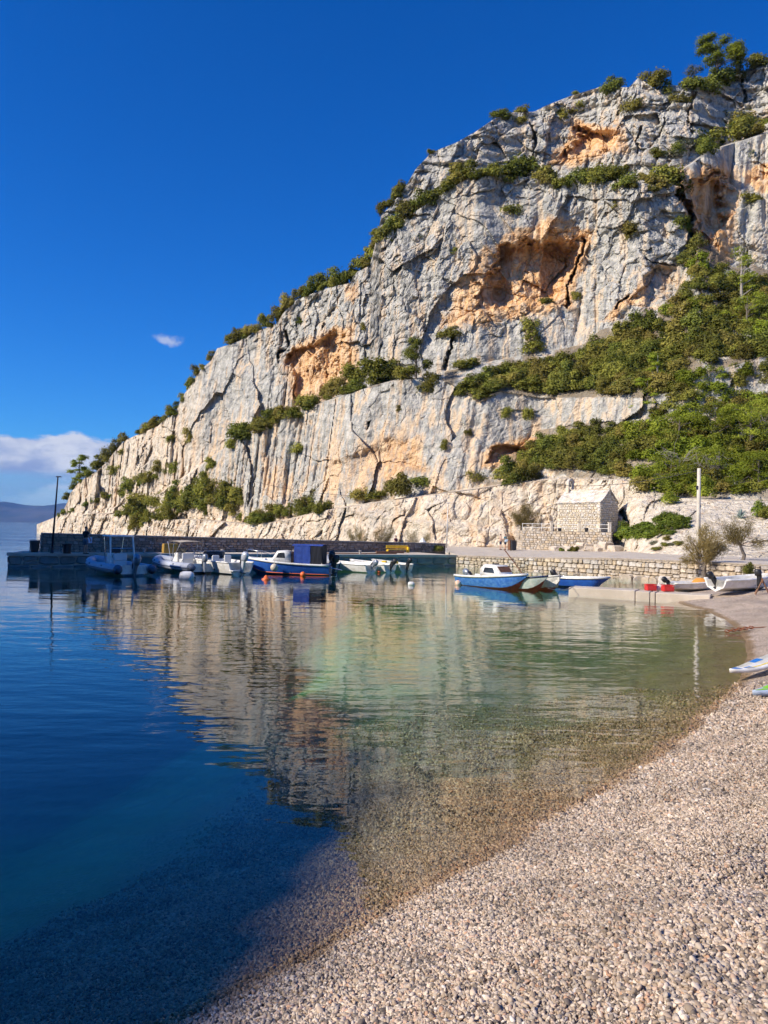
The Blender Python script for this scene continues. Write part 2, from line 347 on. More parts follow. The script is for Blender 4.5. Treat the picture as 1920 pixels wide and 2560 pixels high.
stain([(630,1130),(720,1120),(740,1230),(690,1280),(640,1250)], .6, 25); stain([(1290,1050),(1240,1080),(1220,1180),(1195,1180),(1220,1060)], .4, 15)
alcove([(1620,690),(1640,655),(1690,660),(1715,690),(1690,740),(1640,760),(1610,780)], 2.0, 8, 60, .55, 10); stain([(1490,800),(1530,770),(1620,700),(1640,740),(1560,810)], .8, 18)
slot([(1570,745),(1555,775)], 3.0, 8); slot([(1620,650),(1655,655),(1700,672)], 2.5, 6)
slot([(1150,850),(1143,880),(1128,925)], 4.0, 12)
stain([(940,1110),(1060,1070),(1090,1200),(930,1230)], .75, 30); stain([(1080,690),(1020,790),(1080,840),(1150,800)], .45, 30); stain([(880,900),(1000,850),(1060,880),(960,930)], .4, 30); stain([(1180,1300),(1240,1270),(1240,1360),(1170,1360)], .5, 25)
alcove([(1553,1322),(1556,1292),(1566,1280),(1578,1280),(1574,1296),(1566,1330)], 5.0, 4, 6, .2)
stain([(1540,340),(1680,330),(1660,400),(1560,410)], .45, 22)
orange = np.maximum(orange, .36 * sstep(560, 760, Yp) * sstep(1720, 1400, Xp) + .10 * sstep(900, 1100, Yp))
soil = np.clip(sstep(0, 8, y1c - Yp) * 0, 0, 1)
inslope2 = ((Yp < y1b) & (Yp > y1c) & (cx > 1215)).astype(float); inslope3 = ((Yp < y2) & (Yp > y2b) & (cx > 1110)).astype(float)
soil = np.clip(inslope2 * .8 + inslope3, 0, 1) * sstep(-.25, .25, fbm(wq * 1.5 + 9, 3) + .12)
lowband = sstep(-6, 6, Yp - (y1 - 4))
pale = np.clip(lowband * .95 + sstep(620, 380, Xp) * .8 + sstep(1050, 1300, Yp) * .35, 0, 1)
# relief
W = B0.copy()
tang = np.array([.735, -.678]); s_al = W[..., 0] * tang[0] + W[..., 1] * tang[1]; w_ac = W[..., 0] * -tang[1] + W[..., 1] * tang[0]
Q = np.stack([s_al, w_ac * .5, W[..., 2]], -1)
hgt = W[..., 2]
def facets(P, off, tu, tv, seed):
    '''flat broken faces: every cell is a plane with its own offset and tilt'''
    f1, f2, c, v = voro(P + seed); return RV[c] * off - v[..., 0] * RV[(c * 7 + 31) & 255] * tu - v[..., 2] * RV[(c * 13 + 57) & 255] * tv, f2 - f1
Qj = Q + np.stack([fbm(Q / 5. + 7, 3), 0 * s_al, fbm(Q / 5. + 3, 3)], -1) * .8
upper = sstep(-10, 25, y3 - Yp)
rough = np.clip(upper * .9 + lowband * .45 + sstep(-.05, .35, fbm(Q / 22. + 2, 2)) * .8, 0, 1)
disp = 1.5 * fbm(Q / np.array([14., 14, 20]), 3)
fa, ea_ = facets(Qj / np.array([10., 16., 15.]), 1.0, 1.5, 1.0, 0.0); disp += fa * .8
fa, eb_ = facets(Qj / np.array([3.4, 7., 5.2]), .45, 1.0, .8, 31.0); disp += fa * (.35 + .75 * rough) + .26 * rough * (1 - sstep(0, .07, eb_))
fa, ec_ = facets(Qj / np.array([1.15, 4., 1.7]), .20, .42, .36, 77.0); disp += fa * (.25 + .9 * rough) + .12 * rough * (1 - sstep(0, .08, ec_))
flute = np.clip(1 - np.abs(fbm(Q / np.array([3.2, 8, 34.]), 3, .5)) * 2.4, -.5, 1); flute = np.where(flute > 0, flute ** 2, flute * .4)
flw = sstep(-.15, .3, fbm(Q / 26. + 5, 2)) * (1 - rough * .7) * (1 - lowband)
disp += flw * flute * .8 + flw * .24 * fbm(Q / np.array([.7, 3, 9.]), 2)
bed = vnoise(np.stack([0 * s_al, 0 * s_al, (hgt + .16 * s_al + 1.3 * fbm(Q / 9., 2)) / 1.1], -1))
disp += bed * (.14 + .40 * lowband + .40 * upper)
disp += (.10 + .16 * rough) * fbm(Q / 1.1, 4, .6)
fade = sstep(0, 14, ys[0] - Yp) * sstep(92, 190, Xp) ; fade = .25 + .75 * fade
scale_d = np.clip(Dp / 120., .75, 1.5)
gentle = np.clip(inslope2 + inslope3 * .9 + (Yp > y1) * sstep(1520, 1640, Xp) * .5, 0, 1)
disp = disp * fade * scale_d * (1 - .45 * gentle)
rockD = Dp + disp + rec
V = at_np(Xp, Yp, rockD)
CL_Y0, CL_YT, CL_D = ys[0], ys[-1], rockD
# the plateau behind the rim and the hidden foot
b1 = V[-1].copy(); b2 = V[-1].copy(); b3 = V[-1].copy()
dirh = np.stack([cx * 0 + .55, cx * 0 + .83], -1)
b1[:, :2] += dirh * 6; b1[:, 2] -= .4; b2[:, :2] += dirh * 40; b2[:, 2] -= 3; b3[:, :2] += dirh * 120; b3[:, 2] = -8
ft = V[0].copy(); ft[:, 2] -= 6
Vall = np.concatenate([ft[None], V, b1[None], b2[None], b3[None]])
pad = lambda a: np.concatenate([a[:1], a, a[-1:], a[-1:], a[-1:]])
cliff = grid_mesh('cliff', Vall, M_CLIFF, smooth=False, attrs={'orange': pad(orange), 'pale': pad(pale), 'soil': pad(soil)})
tag(cliff, 'high grey and orange limestone cliff rising over the harbour', None, None, 'structure')
def cliff_at(px, py):
    """the point of the cliff that the photograph shows at this pixel"""
    j = np.clip((px - 92) / (2260 - 92) * (NX - 1), 0, NX - 1.01); j0 = int(j); 
    t = np.clip((CL_Y0[j0] - py) / (CL_Y0[j0] - CL_YT[j0]), 0, 1) * (NY - 1); i0 = int(min(t, NY - 1))
    d = CL_D[i0, j0]; yy = CL_Y0[j0] + (CL_YT[j0] - CL_Y0[j0]) * i0 / (NY - 1)
    return at(px, yy, d), d
# ------------------------------------------------------------------ beach, seabed, sea
SHPX = [(1690,1508),(1760,1525),(1810,1548),(1850,1580),(1868,1610),(1872,1640),(1858,1680),(1830,1725),(1780,1780),(1700,1850),(1600,1920),(1500,1985),(1400,2045),(1300,2105),(1200,2160),(1100,2208),(1000,2262),(900,2322),(800,2375),(700,2432),(560,2505),(450,2560)]
SH = [tuple(G(a, b, 0)[:2]) for a, b in SHPX]
SH = [(30, 62), (22, 52), (17.2, 46.5), (15.6, 41), (14.6, 37.5)] + SH + [(-2.4, 3.4), (-6, 0), (-12, -5), (-30, -16), (-60, -30)]
SHA = np.array(SH)
LAND = SH + [(-60, -80), (120, -80), (120, 62)]
def ground_z(x, y, rough=True):
    x = np.asarray(x, float); y = np.asarray(y, float)
    d = poly_sdf(x, y, LAND)
    far = np.clip((y - 9) / 24, 0, 1)
    wob = .10 * vnoise(np.stack([x / 1.6, y / 1.6, 0 * x], -1)) + .05 * vnoise(np.stack([x / .5, y / .5, 0 * x + 4], -1))
    s1 = .27 - .12 * far
    up = np.where(d < 3.6, s1 * d, s1 * 3.6 + .08 * (d - 3.6)); up = np.minimum(up, 1.35)
    dd = -d
    dn = -np.where(dd < 4, .20 * dd, .80 + .085 * (dd - 4)); dn = np.maximum(dn * (1 + 1.1 * np.clip((-x - 1.0) / 5, 0, 1)), -9)
    return np.where(d > 0, up, dn) + wob * np.clip(np.abs(d) * .5, .12, 1) * (1 if rough else 0)
def gz(x, y): return float(ground_z(np.array([x]), np.array([y]))[0])

def pebble_material(name, inst):
    m = bpy.data.materials.new(name); m.use_nodes = True; nt = m.node_tree; L = nt.links; b = nt.nodes['Principled BSDF']
    b.inputs['Roughness'].default_value = .62; b.inputs['Specular IOR Level'].default_value = .35
    g = nt.nodes.new('ShaderNodeNewGeometry')
    ramp = nt.nodes.new('ShaderNodeValToRGB'); cr = ramp.color_ramp; cr.interpolation = 'LINEAR'
    stops = [(0, (.10, .085, .075)), (.12, (.22, .175, .135)), (.28, (.38, .285, .20)), (.42, (.50, .385, .28)), (.58, (.40, .34, .275)), (.72, (.60, .48, .365)), (.86, (.68, .57, .455)), (.93, (.46, .27, .165)), (1, (.74, .67, .58))]
    while len(cr.elements) < len(stops): cr.elements.new(.5)
    for e, (p, c) in zip(cr.elements, stops): e.position = p; e.color = c + (1,)
    if inst:
        oi = nt.nodes.new('ShaderNodeObjectInfo'); L.new(oi.outputs['Random'], ramp.inputs[0])
    else:
        vo = N(nt, 'ShaderNodeTexVoronoi', inp={'Scale': 42.0}); L.new(g.outputs['Position'], vo.inputs['Vector'])
        sp = nt.nodes.new('ShaderNodeSeparateColor'); L.new(vo.outputs['Color'], sp.inputs[0]); L.new(sp.outputs[0], ramp.inputs[0])
        bp = N(nt, 'ShaderNodeBump', inp={'Strength': .7, 'Distance': .008}); bp.invert = True; L.new(vo.outputs['Distance'], bp.inputs['Height'])
        n2 = N(nt, 'ShaderNodeTexNoise', inp={'Scale': 9.0, 'Detail': 5}); L.new(g.outputs['Position'], n2.inputs['Vector'])
        bp2 = N(nt, 'ShaderNodeBump', inp={'Strength': .8, 'Distance': .02}); L.new(n2.outputs[0], bp2.inputs['Height']); L.new(bp.outputs[0], bp2.inputs['Normal'])
        L.new(bp2.outputs[0], b.inputs['Normal'])
    n = N(nt, 'ShaderNodeTexNoise', inp={'Scale': 1.1, 'Detail': 5}); L.new(g.outputs['Position'], n.inputs['Vector'])
    h = N(nt, 'ShaderNodeHueSaturation', inp={'Saturation': 1.0}); L.new(ramp.outputs[0], h.inputs['Color']); L.new(MR(nt, n.outputs[0], .3, .7, .79, 1.09), h.inputs['Value'])
    sz = nt.nodes.new('ShaderNodeSeparateXYZ'); L.new(g.outputs['Position'], sz.inputs[0])
    wet = MR(nt, MATH(nt, 'ADD', sz.outputs[2], MATH(nt, 'MULTIPLY', n.outputs[0], .10)), .070, .115, 1.0, 0.0)      # the swash line is wet: darker, warmer stones
    wm = N(nt, 'ShaderNodeMixRGB', blend_type='MULTIPLY', inp={'Color2': (.66, .55, .40, 1)}); L.new(wet, wm.inputs[0]); L.new(h.outputs[0], wm.inputs[1])
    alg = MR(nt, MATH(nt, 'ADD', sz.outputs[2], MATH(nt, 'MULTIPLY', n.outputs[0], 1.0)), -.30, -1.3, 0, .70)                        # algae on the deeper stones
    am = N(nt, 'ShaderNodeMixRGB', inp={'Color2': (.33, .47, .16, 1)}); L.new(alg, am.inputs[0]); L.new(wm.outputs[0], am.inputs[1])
    gr = MR(nt, MATH(nt, 'ADD', sz.outputs[2], MATH(nt, 'MULTIPLY', n.outputs[0], 1.2)), -1.5, -2.9, 0, .92)                      # bed colour darkened with depth, so the deep bottom returns less light
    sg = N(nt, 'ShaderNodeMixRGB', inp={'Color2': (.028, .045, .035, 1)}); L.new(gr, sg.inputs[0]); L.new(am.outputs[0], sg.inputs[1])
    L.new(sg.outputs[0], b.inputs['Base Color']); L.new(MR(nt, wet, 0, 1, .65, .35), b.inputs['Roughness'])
    return m
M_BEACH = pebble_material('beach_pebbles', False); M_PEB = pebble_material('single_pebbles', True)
gx = np.concatenate([-np.geomspace(700, 13, 40), np.arange(-12.6, 26, .22), np.linspace(27, 140, 20)])
gy = np.concatenate([np.linspace(-70, -7, 12), np.arange(-6, 52, .25), np.geomspace(53, 700, 36)])
GX, GY = np.meshgrid(gx, gy); GZ = ground_z(GX, GY)
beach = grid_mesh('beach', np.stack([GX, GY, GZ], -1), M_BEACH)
tag(beach, 'sloping pebble beach running down into the clear shallow water', None, None, 'structure')

# loose pebbles: nobody could count them
pts = []
for n, r0, r1, sz, wa in ((175000, 1.2, 5.2, 1.0, 116), (210000, 5.0, 8.0, 1.05, 94), (155000, 7.8, 12.0, 1.25, 84), (75000, 11.6, 17.0, 1.6, 80)):
    r = np.sqrt(RNG.random(n) * (r1 ** 2 - r0 ** 2) + r0 ** 2); th = (RNG.random(n) - .5) * math.radians(wa)
    x, y = r * np.sin(th), r * np.cos(th); z = ground_z(x, y); k = (z + RNG.random(n) ** 2 * .9 > -.30) & (r + RNG.random(n) * 3 < 17.5)
    pts.append(np.stack([x[k], y[k], z[k] + RNG.random(k.sum()) * .020 - .004, np.full(k.sum(), sz)], -1))
pts = np.concatenate(pts)
pm = bpy.data.meshes.new('pebbles'); pm.vertices.add(len(pts)); pm.vertices.foreach_set('co', pts[:, :3].astype(np.float32).reshape(-1)); pm.update()
pm.attributes.new('psize', 'FLOAT', 'POINT').data.foreach_set('value', (pts[:, 3] * np.clip(RNG.lognormal(0, .28, len(pts)), .5, 2.2) * (.92 + .24 * vnoise(np.stack([pts[:, 2] * 9 + pts[:, 0] * .25, pts[:, 0] * .5, pts[:, 1] * .3], -1)))).astype(np.float32))
peb = link(bpy.data.objects.new('pebbles', pm)); tag(peb, 'loose rounded grey and tan pebbles covering the beach', 'pebbles', None, 'stuff')
ng = bpy.data.node_groups.new('scatter_pebbles', 'GeometryNodeTree')
ng.interface.new_socket('Geometry', in_out='INPUT', socket_type='NodeSocketGeometry'); ng.interface.new_socket('Geometry', in_out='OUTPUT', socket_type='NodeSocketGeometry')
gi = ng.nodes.new('NodeGroupInput'); go = ng.nodes.new('NodeGroupOutput')
iop = ng.nodes.new('GeometryNodeInstanceOnPoints'); ng.links.new(gi.outputs[0], iop.inputs['Points'])
join = ng.nodes.new('GeometryNodeJoinGeometry')
for k in range(5):
    ico = ng.nodes.new('GeometryNodeMeshIcoSphere'); ico.inputs['Radius'].default_value = .0092; ico.inputs['Subdivisions'].default_value = 2
    sp = ng.nodes.new('GeometryNodeSetPosition'); ng.links.new(ico.outputs[0], sp.inputs[0])
    tn = ng.nodes.new('ShaderNodeTexNoise'); tn.noise_dimensions = '4D'; tn.inputs['W'].default_value = k * 3.7; tn.inputs['Scale'].default_value = 68; tn.inputs['Detail'].default_value = 1
    vm = ng.nodes.new('ShaderNodeVectorMath'); vm.operation = 'SUBTRACT'; vm.inputs[1].default_value = (.5, .5, .5); ng.links.new(tn.outputs['Color'], vm.inputs[0])
    vs = ng.nodes.new('ShaderNodeVectorMath'); vs.operation = 'SCALE'; vs.inputs['Scale'].default_value = .0155; ng.links.new(vm.outputs[0], vs.inputs[0]); ng.links.new(vs.outputs[0], sp.inputs['Offset'])
    tr = ng.nodes.new('GeometryNodeTransform'); tr.inputs['Scale'].default_value = (1.35 + .12 * k, 1.0, .62 + .06 * k); ng.links.new(sp.outputs[0], tr.inputs[0])
    ss = ng.nodes.new('GeometryNodeSetShadeSmooth'); ng.links.new(tr.outputs[0], ss.inputs[0])
    sm = ng.nodes.new('GeometryNodeSetMaterial'); sm.inputs['Material'].default_value = M_PEB; ng.links.new(ss.outputs[0], sm.inputs[0])
    g2i = ng.nodes.new('GeometryNodeGeometryToInstance'); ng.links.new(sm.outputs[0], g2i.inputs[0]); ng.links.new(g2i.outputs[0], join.inputs[0])
ng.links.new(join.outputs[0], iop.inputs['Instance']); iop.inputs['Pick Instance'].default_value = True
ri = ng.nodes.new('FunctionNodeRandomValue'); ri.data_type = 'INT'; ri.inputs[4].default_value = 0; ri.inputs[5].default_value = 4; ng.links.new(ri.outputs[2], iop.inputs['Instance Index'])
rr = ng.nodes.new('FunctionNodeRandomValue'); rr.data_type = 'FLOAT_VECTOR'; rr.inputs[0].default_value = (-1.0, -1.0, 0); rr.inputs[1].default_value = (1.0, 1.0, 6.28); ng.links.new(rr.outputs[0], iop.inputs['Rotation'])
na = ng.nodes.new('GeometryNodeInputNamedAttribute'); na.data_type = 'FLOAT'; na.inputs[0].default_value = 'psize'; ng.links.new(na.outputs[0], iop.inputs['Scale'])
ng.links.new(iop.outputs[0], go.inputs[0])
peb.modifiers.new('scatter', 'NODES').node_group = ng

def water_material():
    m = bpy.data.materials.new('sea_water'); m.use_nodes = True; nt = m.node_tree; L = nt.links; nt.nodes.clear()
    out = nt.nodes.new('ShaderNodeOutputMaterial'); g = nt.nodes.new('ShaderNodeNewGeometry'); P = g.outputs['Position']
    def noise(sx, sy, detail, rough=.5, rot=0., off=0.):
        mp = N(nt, 'ShaderNodeMapping', inp={'Scale': (sx, sy, 1), 'Rotation': (0, 0, rot), 'Location': (off, off, 0)}); L.new(P, mp.inputs[0])
        n = N(nt, 'ShaderNodeTexNoise', inp={'Scale': 1.0, 'Detail': detail, 'Roughness': rough}); L.new(mp.outputs[0], n.inputs['Vector']); return n.outputs[0]
    a = noise(.55, 1.5, 2, .45, .15); b = noise(1.6, 3.6, 2, .5, -.3, 3); c = noise(.16, .32, 2, .5, .5, 8); d = noise(5.5, 11, 2, .5, .2, 5)
    dist = N(nt, 'ShaderNodeVectorMath', operation='LENGTH'); L.new(P, dist.inputs[0]); 
    calm = MR(nt, noise(.05, .09, 2, .5, .3, 12), .38, .62, .45, 1.25)
    h = MATH(nt, 'ADD', MATH(nt, 'MULTIPLY', a, .0115), MATH(nt, 'MULTIPLY', b, .0060))
    h = MATH(nt, 'ADD', h, MATH(nt, 'MULTIPLY', d, .0004)); h = MATH(nt, 'MULTIPLY', h, calm)
    sp = nt.nodes.new('ShaderNodeSeparateXYZ'); L.new(P, sp.inputs[0]); h = MATH(nt, 'MULTIPLY', h, MR(nt, sp.outputs[1], 52, 110, 1.0, 6.0))      # the open sea outside the pier is choppier than the sheltered cove
    h = MATH(nt, 'ADD', h, MATH(nt, 'MULTIPLY', c, .022))
    bp = N(nt, 'ShaderNodeBump', inp={'Strength': 1.0, 'Distance': 1.0}); L.new(h, bp.inputs['Height'])
    dt = N(nt, 'ShaderNodeVectorMath', operation='DOT_PRODUCT'); L.new(bp.outputs[0], dt.inputs[0]); L.new(g.outputs['Incoming'], dt.inputs[1])
    one = MATH(nt, 'SUBTRACT', 1.0, MATH(nt, 'ABSOLUTE', dt.outputs['Value']), True)       # Schlick's formula for n = 1.34, the same from either side
    fres = MATH(nt, 'ADD', MATH(nt, 'MULTIPLY', MATH(nt, 'POWER', one, 5.0), .979), .021)
    gl = N(nt, 'ShaderNodeBsdfGlossy', inp={'Roughness': .004, 'Color': (1, 1, 1, 1)}); L.new(bp.outputs[0], gl.inputs['Normal'])
    tr = N(nt, 'ShaderNodeBsdfTransparent', inp={'Color': (.96, .98, .98, 1)})
    mx = nt.nodes.new('ShaderNodeMixShader'); L.new(fres, mx.inputs[0]); L.new(tr.outputs[0], mx.inputs[1]); L.new(gl.outputs[0], mx.inputs[2]); L.new(mx.outputs[0], out.inputs['Surface'])
    va = N(nt, 'ShaderNodeVolumeAbsorption', inp={'Color': (.16, .78, .78, 1), 'Density': .19}); L.new(va.outputs[0], out.inputs['Volume'])
    return m
M_SEA = water_material()
sea = MB().box((0, 6000, -20), (36000, 36000, 40)).build('sea', M_SEA); tag(sea, 'calm clear sea in the bay, deep blue to green', None, None, 'structure')
# ------------------------------------------------------------------ the wooded hill on the near side of the bay (out of frame, it shades the left of the harbour)
M_WOOD = mat('hill_wood', (.055, .075, .03), .9, var=.5, scale=.3, bump=.5, bscale=.8)
bd = np.array([(9., -42.), (4.2, -14.), (.4, 1.2), (-1.9, 6.0), (-5.4, 20.), (-10.2, 38.), (-16.8, 54.), (-21., 66.)])
seg = np.linspace(0, len(bd) - 1, 520); rx = np.interp(seg, range(len(bd)), bd[:, 0]); ry = np.interp(seg, range(len(bd)), bd[:, 1])
DH = 70.0; rx2 = rx + SUN_H.x * DH; ry2 = ry + SUN_H.y * DH
top = DH * math.tan(SUN_EL) + .55 * fbm(np.stack([ry2 / 2.6, 0 * rx, 0 * rx], -1), 4, .7)
endf = sstep(0, 26, np.arange(520) * .5) * sstep(259, 243, np.arange(520) * .5)
prof = [(34, .0), (26, .30), (18, .62), (10, .86), (4, .96), (0, 1.0), (-6, .97), (-20, .9), (-50, .7), (-110, .15)]
HV = np.stack([np.stack([rx2 + o, ry2 + o * .1, -3 + (top + 3) * k * endf + (0 if o == 0 else .9) * fbm(np.stack([rx2 / 5 + o, ry2 / 5, 0 * rx], -1), 3) * k], -1) for o, k in prof])
tag(grid_mesh('hill', HV, M_WOOD), 'wooded hillside on the near side of the bay', None, None, 'structure')

# ------------------------------------------------------------------ far coast across the sea
M_FAR = mat('far_hill', (.028, .045, .048), .95, col2=(.075, .078, .08), scale=.0022, bump=14, bscale=.004)
hx = np.linspace(-10500, 2500, 150); hyy = np.linspace(0, 1, 22)
HX, HT = np.meshgrid(hx, hyy)
ridge = 228 + 40 * vnoise(np.stack([hx / 1500, 0 * hx, 0 * hx], -1)) + 22 * vnoise(np.stack([hx / 420, 0 * hx + 3, 0 * hx], -1)) - 60 * sstep(-3700, -2300, hx)
HZ = ridge * np.sin(HT * math.pi * .5) ** .9 * (1 + .16 * fbm(np.stack([HX / 420, HT * 4, 0 * HX], -1), 4)) - 4
HYY = 8000 + 1400 * HT + 150 * vnoise(np.stack([HX / 700, HT * 3, 0 * HX + 7], -1))
HZ[-1] = -20
tag(grid_mesh('far_hills', np.stack([HX, HYY, HZ], -1), M_FAR), 'hazy blue hills across the sea', None, None, 'structure')

# ------------------------------------------------------------------ stone walls
M_STONE = mat('wall_stone', (.58, .49, .38), .88, col2=(.40, .335, .255), scale=2.5, bump=.02, bscale=14, rnd=.22)
M_STONE_P = mat('pale_stone', (.70, .62, .49), .85, col2=(.55, .47, .36), scale=2.5, bump=.015, bscale=14, rnd=.14)
M_STONE_D = mat('pier_stone', (.34, .265, .21), .9, col2=(.24, .19, .155), scale=2.5, bump=.02, bscale=14, rnd=.25)
M_BLOCK = mat('quay_block', (.30, .275, .245), .88, col2=(.22, .20, .18), scale=1.5, bump=.01, bscale=10, rnd=.12)
M_MORTAR = mat('mortar', (.34, .285, .22), .95, var=.3, scale=3, bump=.02, bscale=20)
M_MORTAR_D = mat('dark_mortar', (.20, .165, .14), .95, var=.3, scale=3, bump=.02, bscale=20)
M_CONC = mat('concrete', (.62, .535, .43), .9, col2=(.50, .43, .34), scale=.8, bump=.006, bscale=25)
M_CONC_D = mat('grey_concrete', (.36, .33, .30), .9, col2=(.26, .24, .22), scale=1.2, bump=.006, bscale=25)
M_CLIFF_ROCK = mat('pale_rock', (.62, .53, .42), .92, col2=(.44, .37, .29), scale=1.2, bump=.05, bscale=5)
def stone_mesh(seed, m):
    r = random.Random(seed); o = []
    for (x, z) in ((-.5, -.5), (.5, -.5), (.5, .5), (-.5, .5)):
        c = .10 + .16 * r.random(); j = lambda: (r.random() - .5) * .09
        a = (x * (1 - 2 * c) + j() * .4, z * (1 - .04) + j()); b = (x * (1 - .04) + j(), z * (1 - 2 * c) + j() * .4)
        o += [b, a] if x * z > 0 else [a, b]
    if True: o = sorted(o, key=lambda p: math.atan2(p[1], p[0]))
    rings = [[(x, .5, z) for x, z in o], [(x, -.25, z) for x, z in o], [(x * .84 + (r.random() - .5) * .04, -.5 + (r.random() - .5) * .22, z * .82 + (r.random() - .5) * .04) for x, z in o]]
    b = MB().loft(rings, True, True); me = bpy.data.meshes.new('stone'); me.from_pydata(b.v, [], [tuple(reversed(f)) for f in b.f]); me.update(); me.materials.append(m); return me
STONES = {k: [stone_mesh(i * 7 + 1, m) for i in range(16)] for k, m in (('w', M_STONE), ('p', M_STONE_P), ('d', M_STONE_D), ('b', M_BLOCK))}
def rubble(u_len, h_at, sw, sh, rnd, gap=.02):
    """stones of a rubble wall as (u, v, w, h)"""
    out = []; v = 0.0; hmax = max(h_at(u_len * i / 40) for i in range(41))
    while v < hmax - .03:
        h = sh * rnd.uniform(.7, 1.35); u = -rnd.random() * sw * .5
        while u < u_len:
            w = sw * rnd.uniform(.55, 1.5); a, b = max(u, 0), min(u + w, u_len)
            if b - a > .06:
                top = min(v + h, h_at((a + b) / 2))
                if top - v > .06:
                    if rnd.random() < .14 and top - v > .2 and sw > .25:
                        mid = v + (top - v) * rnd.uniform(.4, .6); out.append(((a + b) / 2, (v + mid) / 2, b - a - gap, mid - v - gap)); out.append(((a + b) / 2, (mid + top) / 2, b - a - gap, top - mid - gap))
                    else: out.append(((a + b) / 2, (v + top) / 2 + rnd.uniform(-.02, .02), b - a - gap, top - v - gap))
            u += w
        v += h
    return out
def lay(parent, kind, places, depth=.16, limit=300, name='stone', keep=None):
    """places: (matrix origin Vector, angle about z, width, height)"""
    if keep: places = [p for p in places if keep(p)]
    order = sorted(places, key=lambda p: -p[2] * p[3]); rest = order[limit:]
    for p in order[:limit]:
        o = bpy.data.objects.new(name, random.choice(STONES[kind])); o.location = p[0]; o.rotation_euler = (0, 0, p[1]); o.scale = (p[2], depth, p[3]); link(o, parent)
    if rest:
        mb = MB()
        for p in rest:
            me = random.choice(STONES[kind]); M = Matrix.Translation(p[0]) @ Matrix.Rotation(p[1], 4, 'Z') @ Matrix.Diagonal((p[2], depth, p[3], 1))
            mb.add([v.co for v in me.vertices], [tuple(q.vertices) for q in me.polygons], M)
        tag(mb.build('small_' + name + 's', STONES[kind][0].materials[0], parent), kind='stuff')
def wall_on(a, b, z0f, hf, sw, sh, rnd, inset=.0):
    """rubble on the vertical face from a to b (plan), camera side outwards"""
    a, b = Vector((a[0], a[1], 0)), Vector((b[0], b[1], 0)); L = (b - a).length; d = (b - a) / L; n = Vector((d.y, -d.x, 0)); ang = math.atan2(d.y, d.x)
    return [(a + d * u + n * (inset + rnd.uniform(-.015, .02)) + Vector((0, 0, z0f + v)), ang + rnd.uniform(-.02, .02), w, h) for u, v, w, h in rubble(L, hf, sw, sh, rnd)]
def strip(front, back, z_f, z_b, thick, m, name, parent=None):
    """slab between two plan polylines with the same number of points"""
    v = []; f = []; n = len(front)
    for i in range(n):
        (x, y), (X, Y) = front[i], back[i]; a = z_f[i] if hasattr(z_f, '__len__') else z_f; b = z_b[i] if hasattr(z_b, '__len__') else z_b
        v += [(x, y, a), (X, Y, b), (x, y, a - thick), (X, Y, b - thick)]
    for i in range(n - 1):
        o = 4 * i; p = o + 4; f += [(o, p, p + 1, o + 1), (o + 2, o + 3, p + 3, p + 2), (o, o + 2, p + 2, p), (o + 1, p + 1, p + 3, o + 3)]
    f += [(0, 1, 3, 2), (4 * n - 4, 4 * n - 2, 4 * n - 1, 4 * n - 3)]
    return mesh_obj(name, v, f, m, parent)
rnd = random.Random(11)
# pier
PA, PB = (-24.25, 49.9), (6.1, 64.4)
pd = (Vector(PB) - Vector(PA)).normalized(); pn = Vector((-pd.y, pd.x))
pier = empty('pier', (PA[0], PA[1], 0), 0, 'long low stone pier with a grey deck, boats moored along it', 'pier')
loc = lambda p: (p[0] - PA[0], p[1] - PA[1])
def lp(t, off): q = Vector(PA) + pd * t + pn * off; return (q.x - PA[0], q.y - PA[1])
Lp = (Vector(PB) - Vector(PA)).length
strip([lp(0, .05), lp(8, .05), lp(16, .05), lp(24, .05), lp(Lp, .05)], [lp(.9, 4.4), lp(8, 5.5), lp(16, 8), lp(24, 12), lp(Lp, 20)], .9, .9, 3.2, M_CONC, 'deck', pier)
strip([lp(-.12, -.14), lp(Lp, -.14)], [lp(-.12, .62), lp(Lp, .62)], .925, .925, .2, M_CONC, 'edge_slab', pier)
pl = [(Vector((q[0].x - PA[0], q[0].y - PA[1], q[0].z)), q[1], q[2], q[3]) for q in wall_on(PA, PB, -.28, lambda u: 1.0, 1.15, .42, rnd, -.02)]
lay(pier, 'b', pl, .2, 300, 'block')
ea = Vector(PA) + pn * 4.4
pl = [(Vector((q[0].x - PA[0], q[0].y - PA[1], q[0].z)), q[1], q[2], q[3]) for q in wall_on(tuple(ea + pd * .85), PA, -.28, lambda u: 1.0, 1.1, .42, rnd, -.02)]
lay(pier, 'b', pl, .2, 300, 'block')
for t in (3.2, 8.5, 14, 19.5, 25):     # mooring rings' concrete bollards along the edge
    q = lp(t, .3); MB().lathe([(.10, 0), (.085, .12), (.08, .2), (.13, .24), (.13, .29), (.06, .32)], (q[0], q[1], .925), 10).build('bollard', M_CONC_D, pier)
# pier wall
WA, WB = (-23.2, 52.4), (5.9, 73.0); wlen = (Vector(WB) - Vector(WA)).length
pw = empty('pier_wall', (0, 0, 0), 0, 'long brown rubble stone parapet wall standing along the pier deck', 'wall')
hw = lambda u: 1.24 - .5 * min(1, u / wlen)
strip([WA, WB], [(WA[0] - .33, WA[1] + .47), (WB[0] - .33, WB[1] + .47)], [.9 + hw(0), .9 + hw(wlen)], [.9 + hw(0), .9 + hw(wlen)], 1.6, M_MORTAR_D, 'core', pw)
strip([(WA[0] + .06, WA[1] - .09), (WB[0] + .06, WB[1] - .09)], [(WA[0] - .36, WA[1] + .52), (WB[0] - .36, WB[1] + .52)], [.98 + hw(0), .98 + hw(wlen)], [.98 + hw(0), .98 + hw(wlen)], .078, M_CONC_D, 'coping', pw)
lay(pw, 'd', wall_on(WA, WB, .9, hw, .40, .21, rnd, 0), .12)
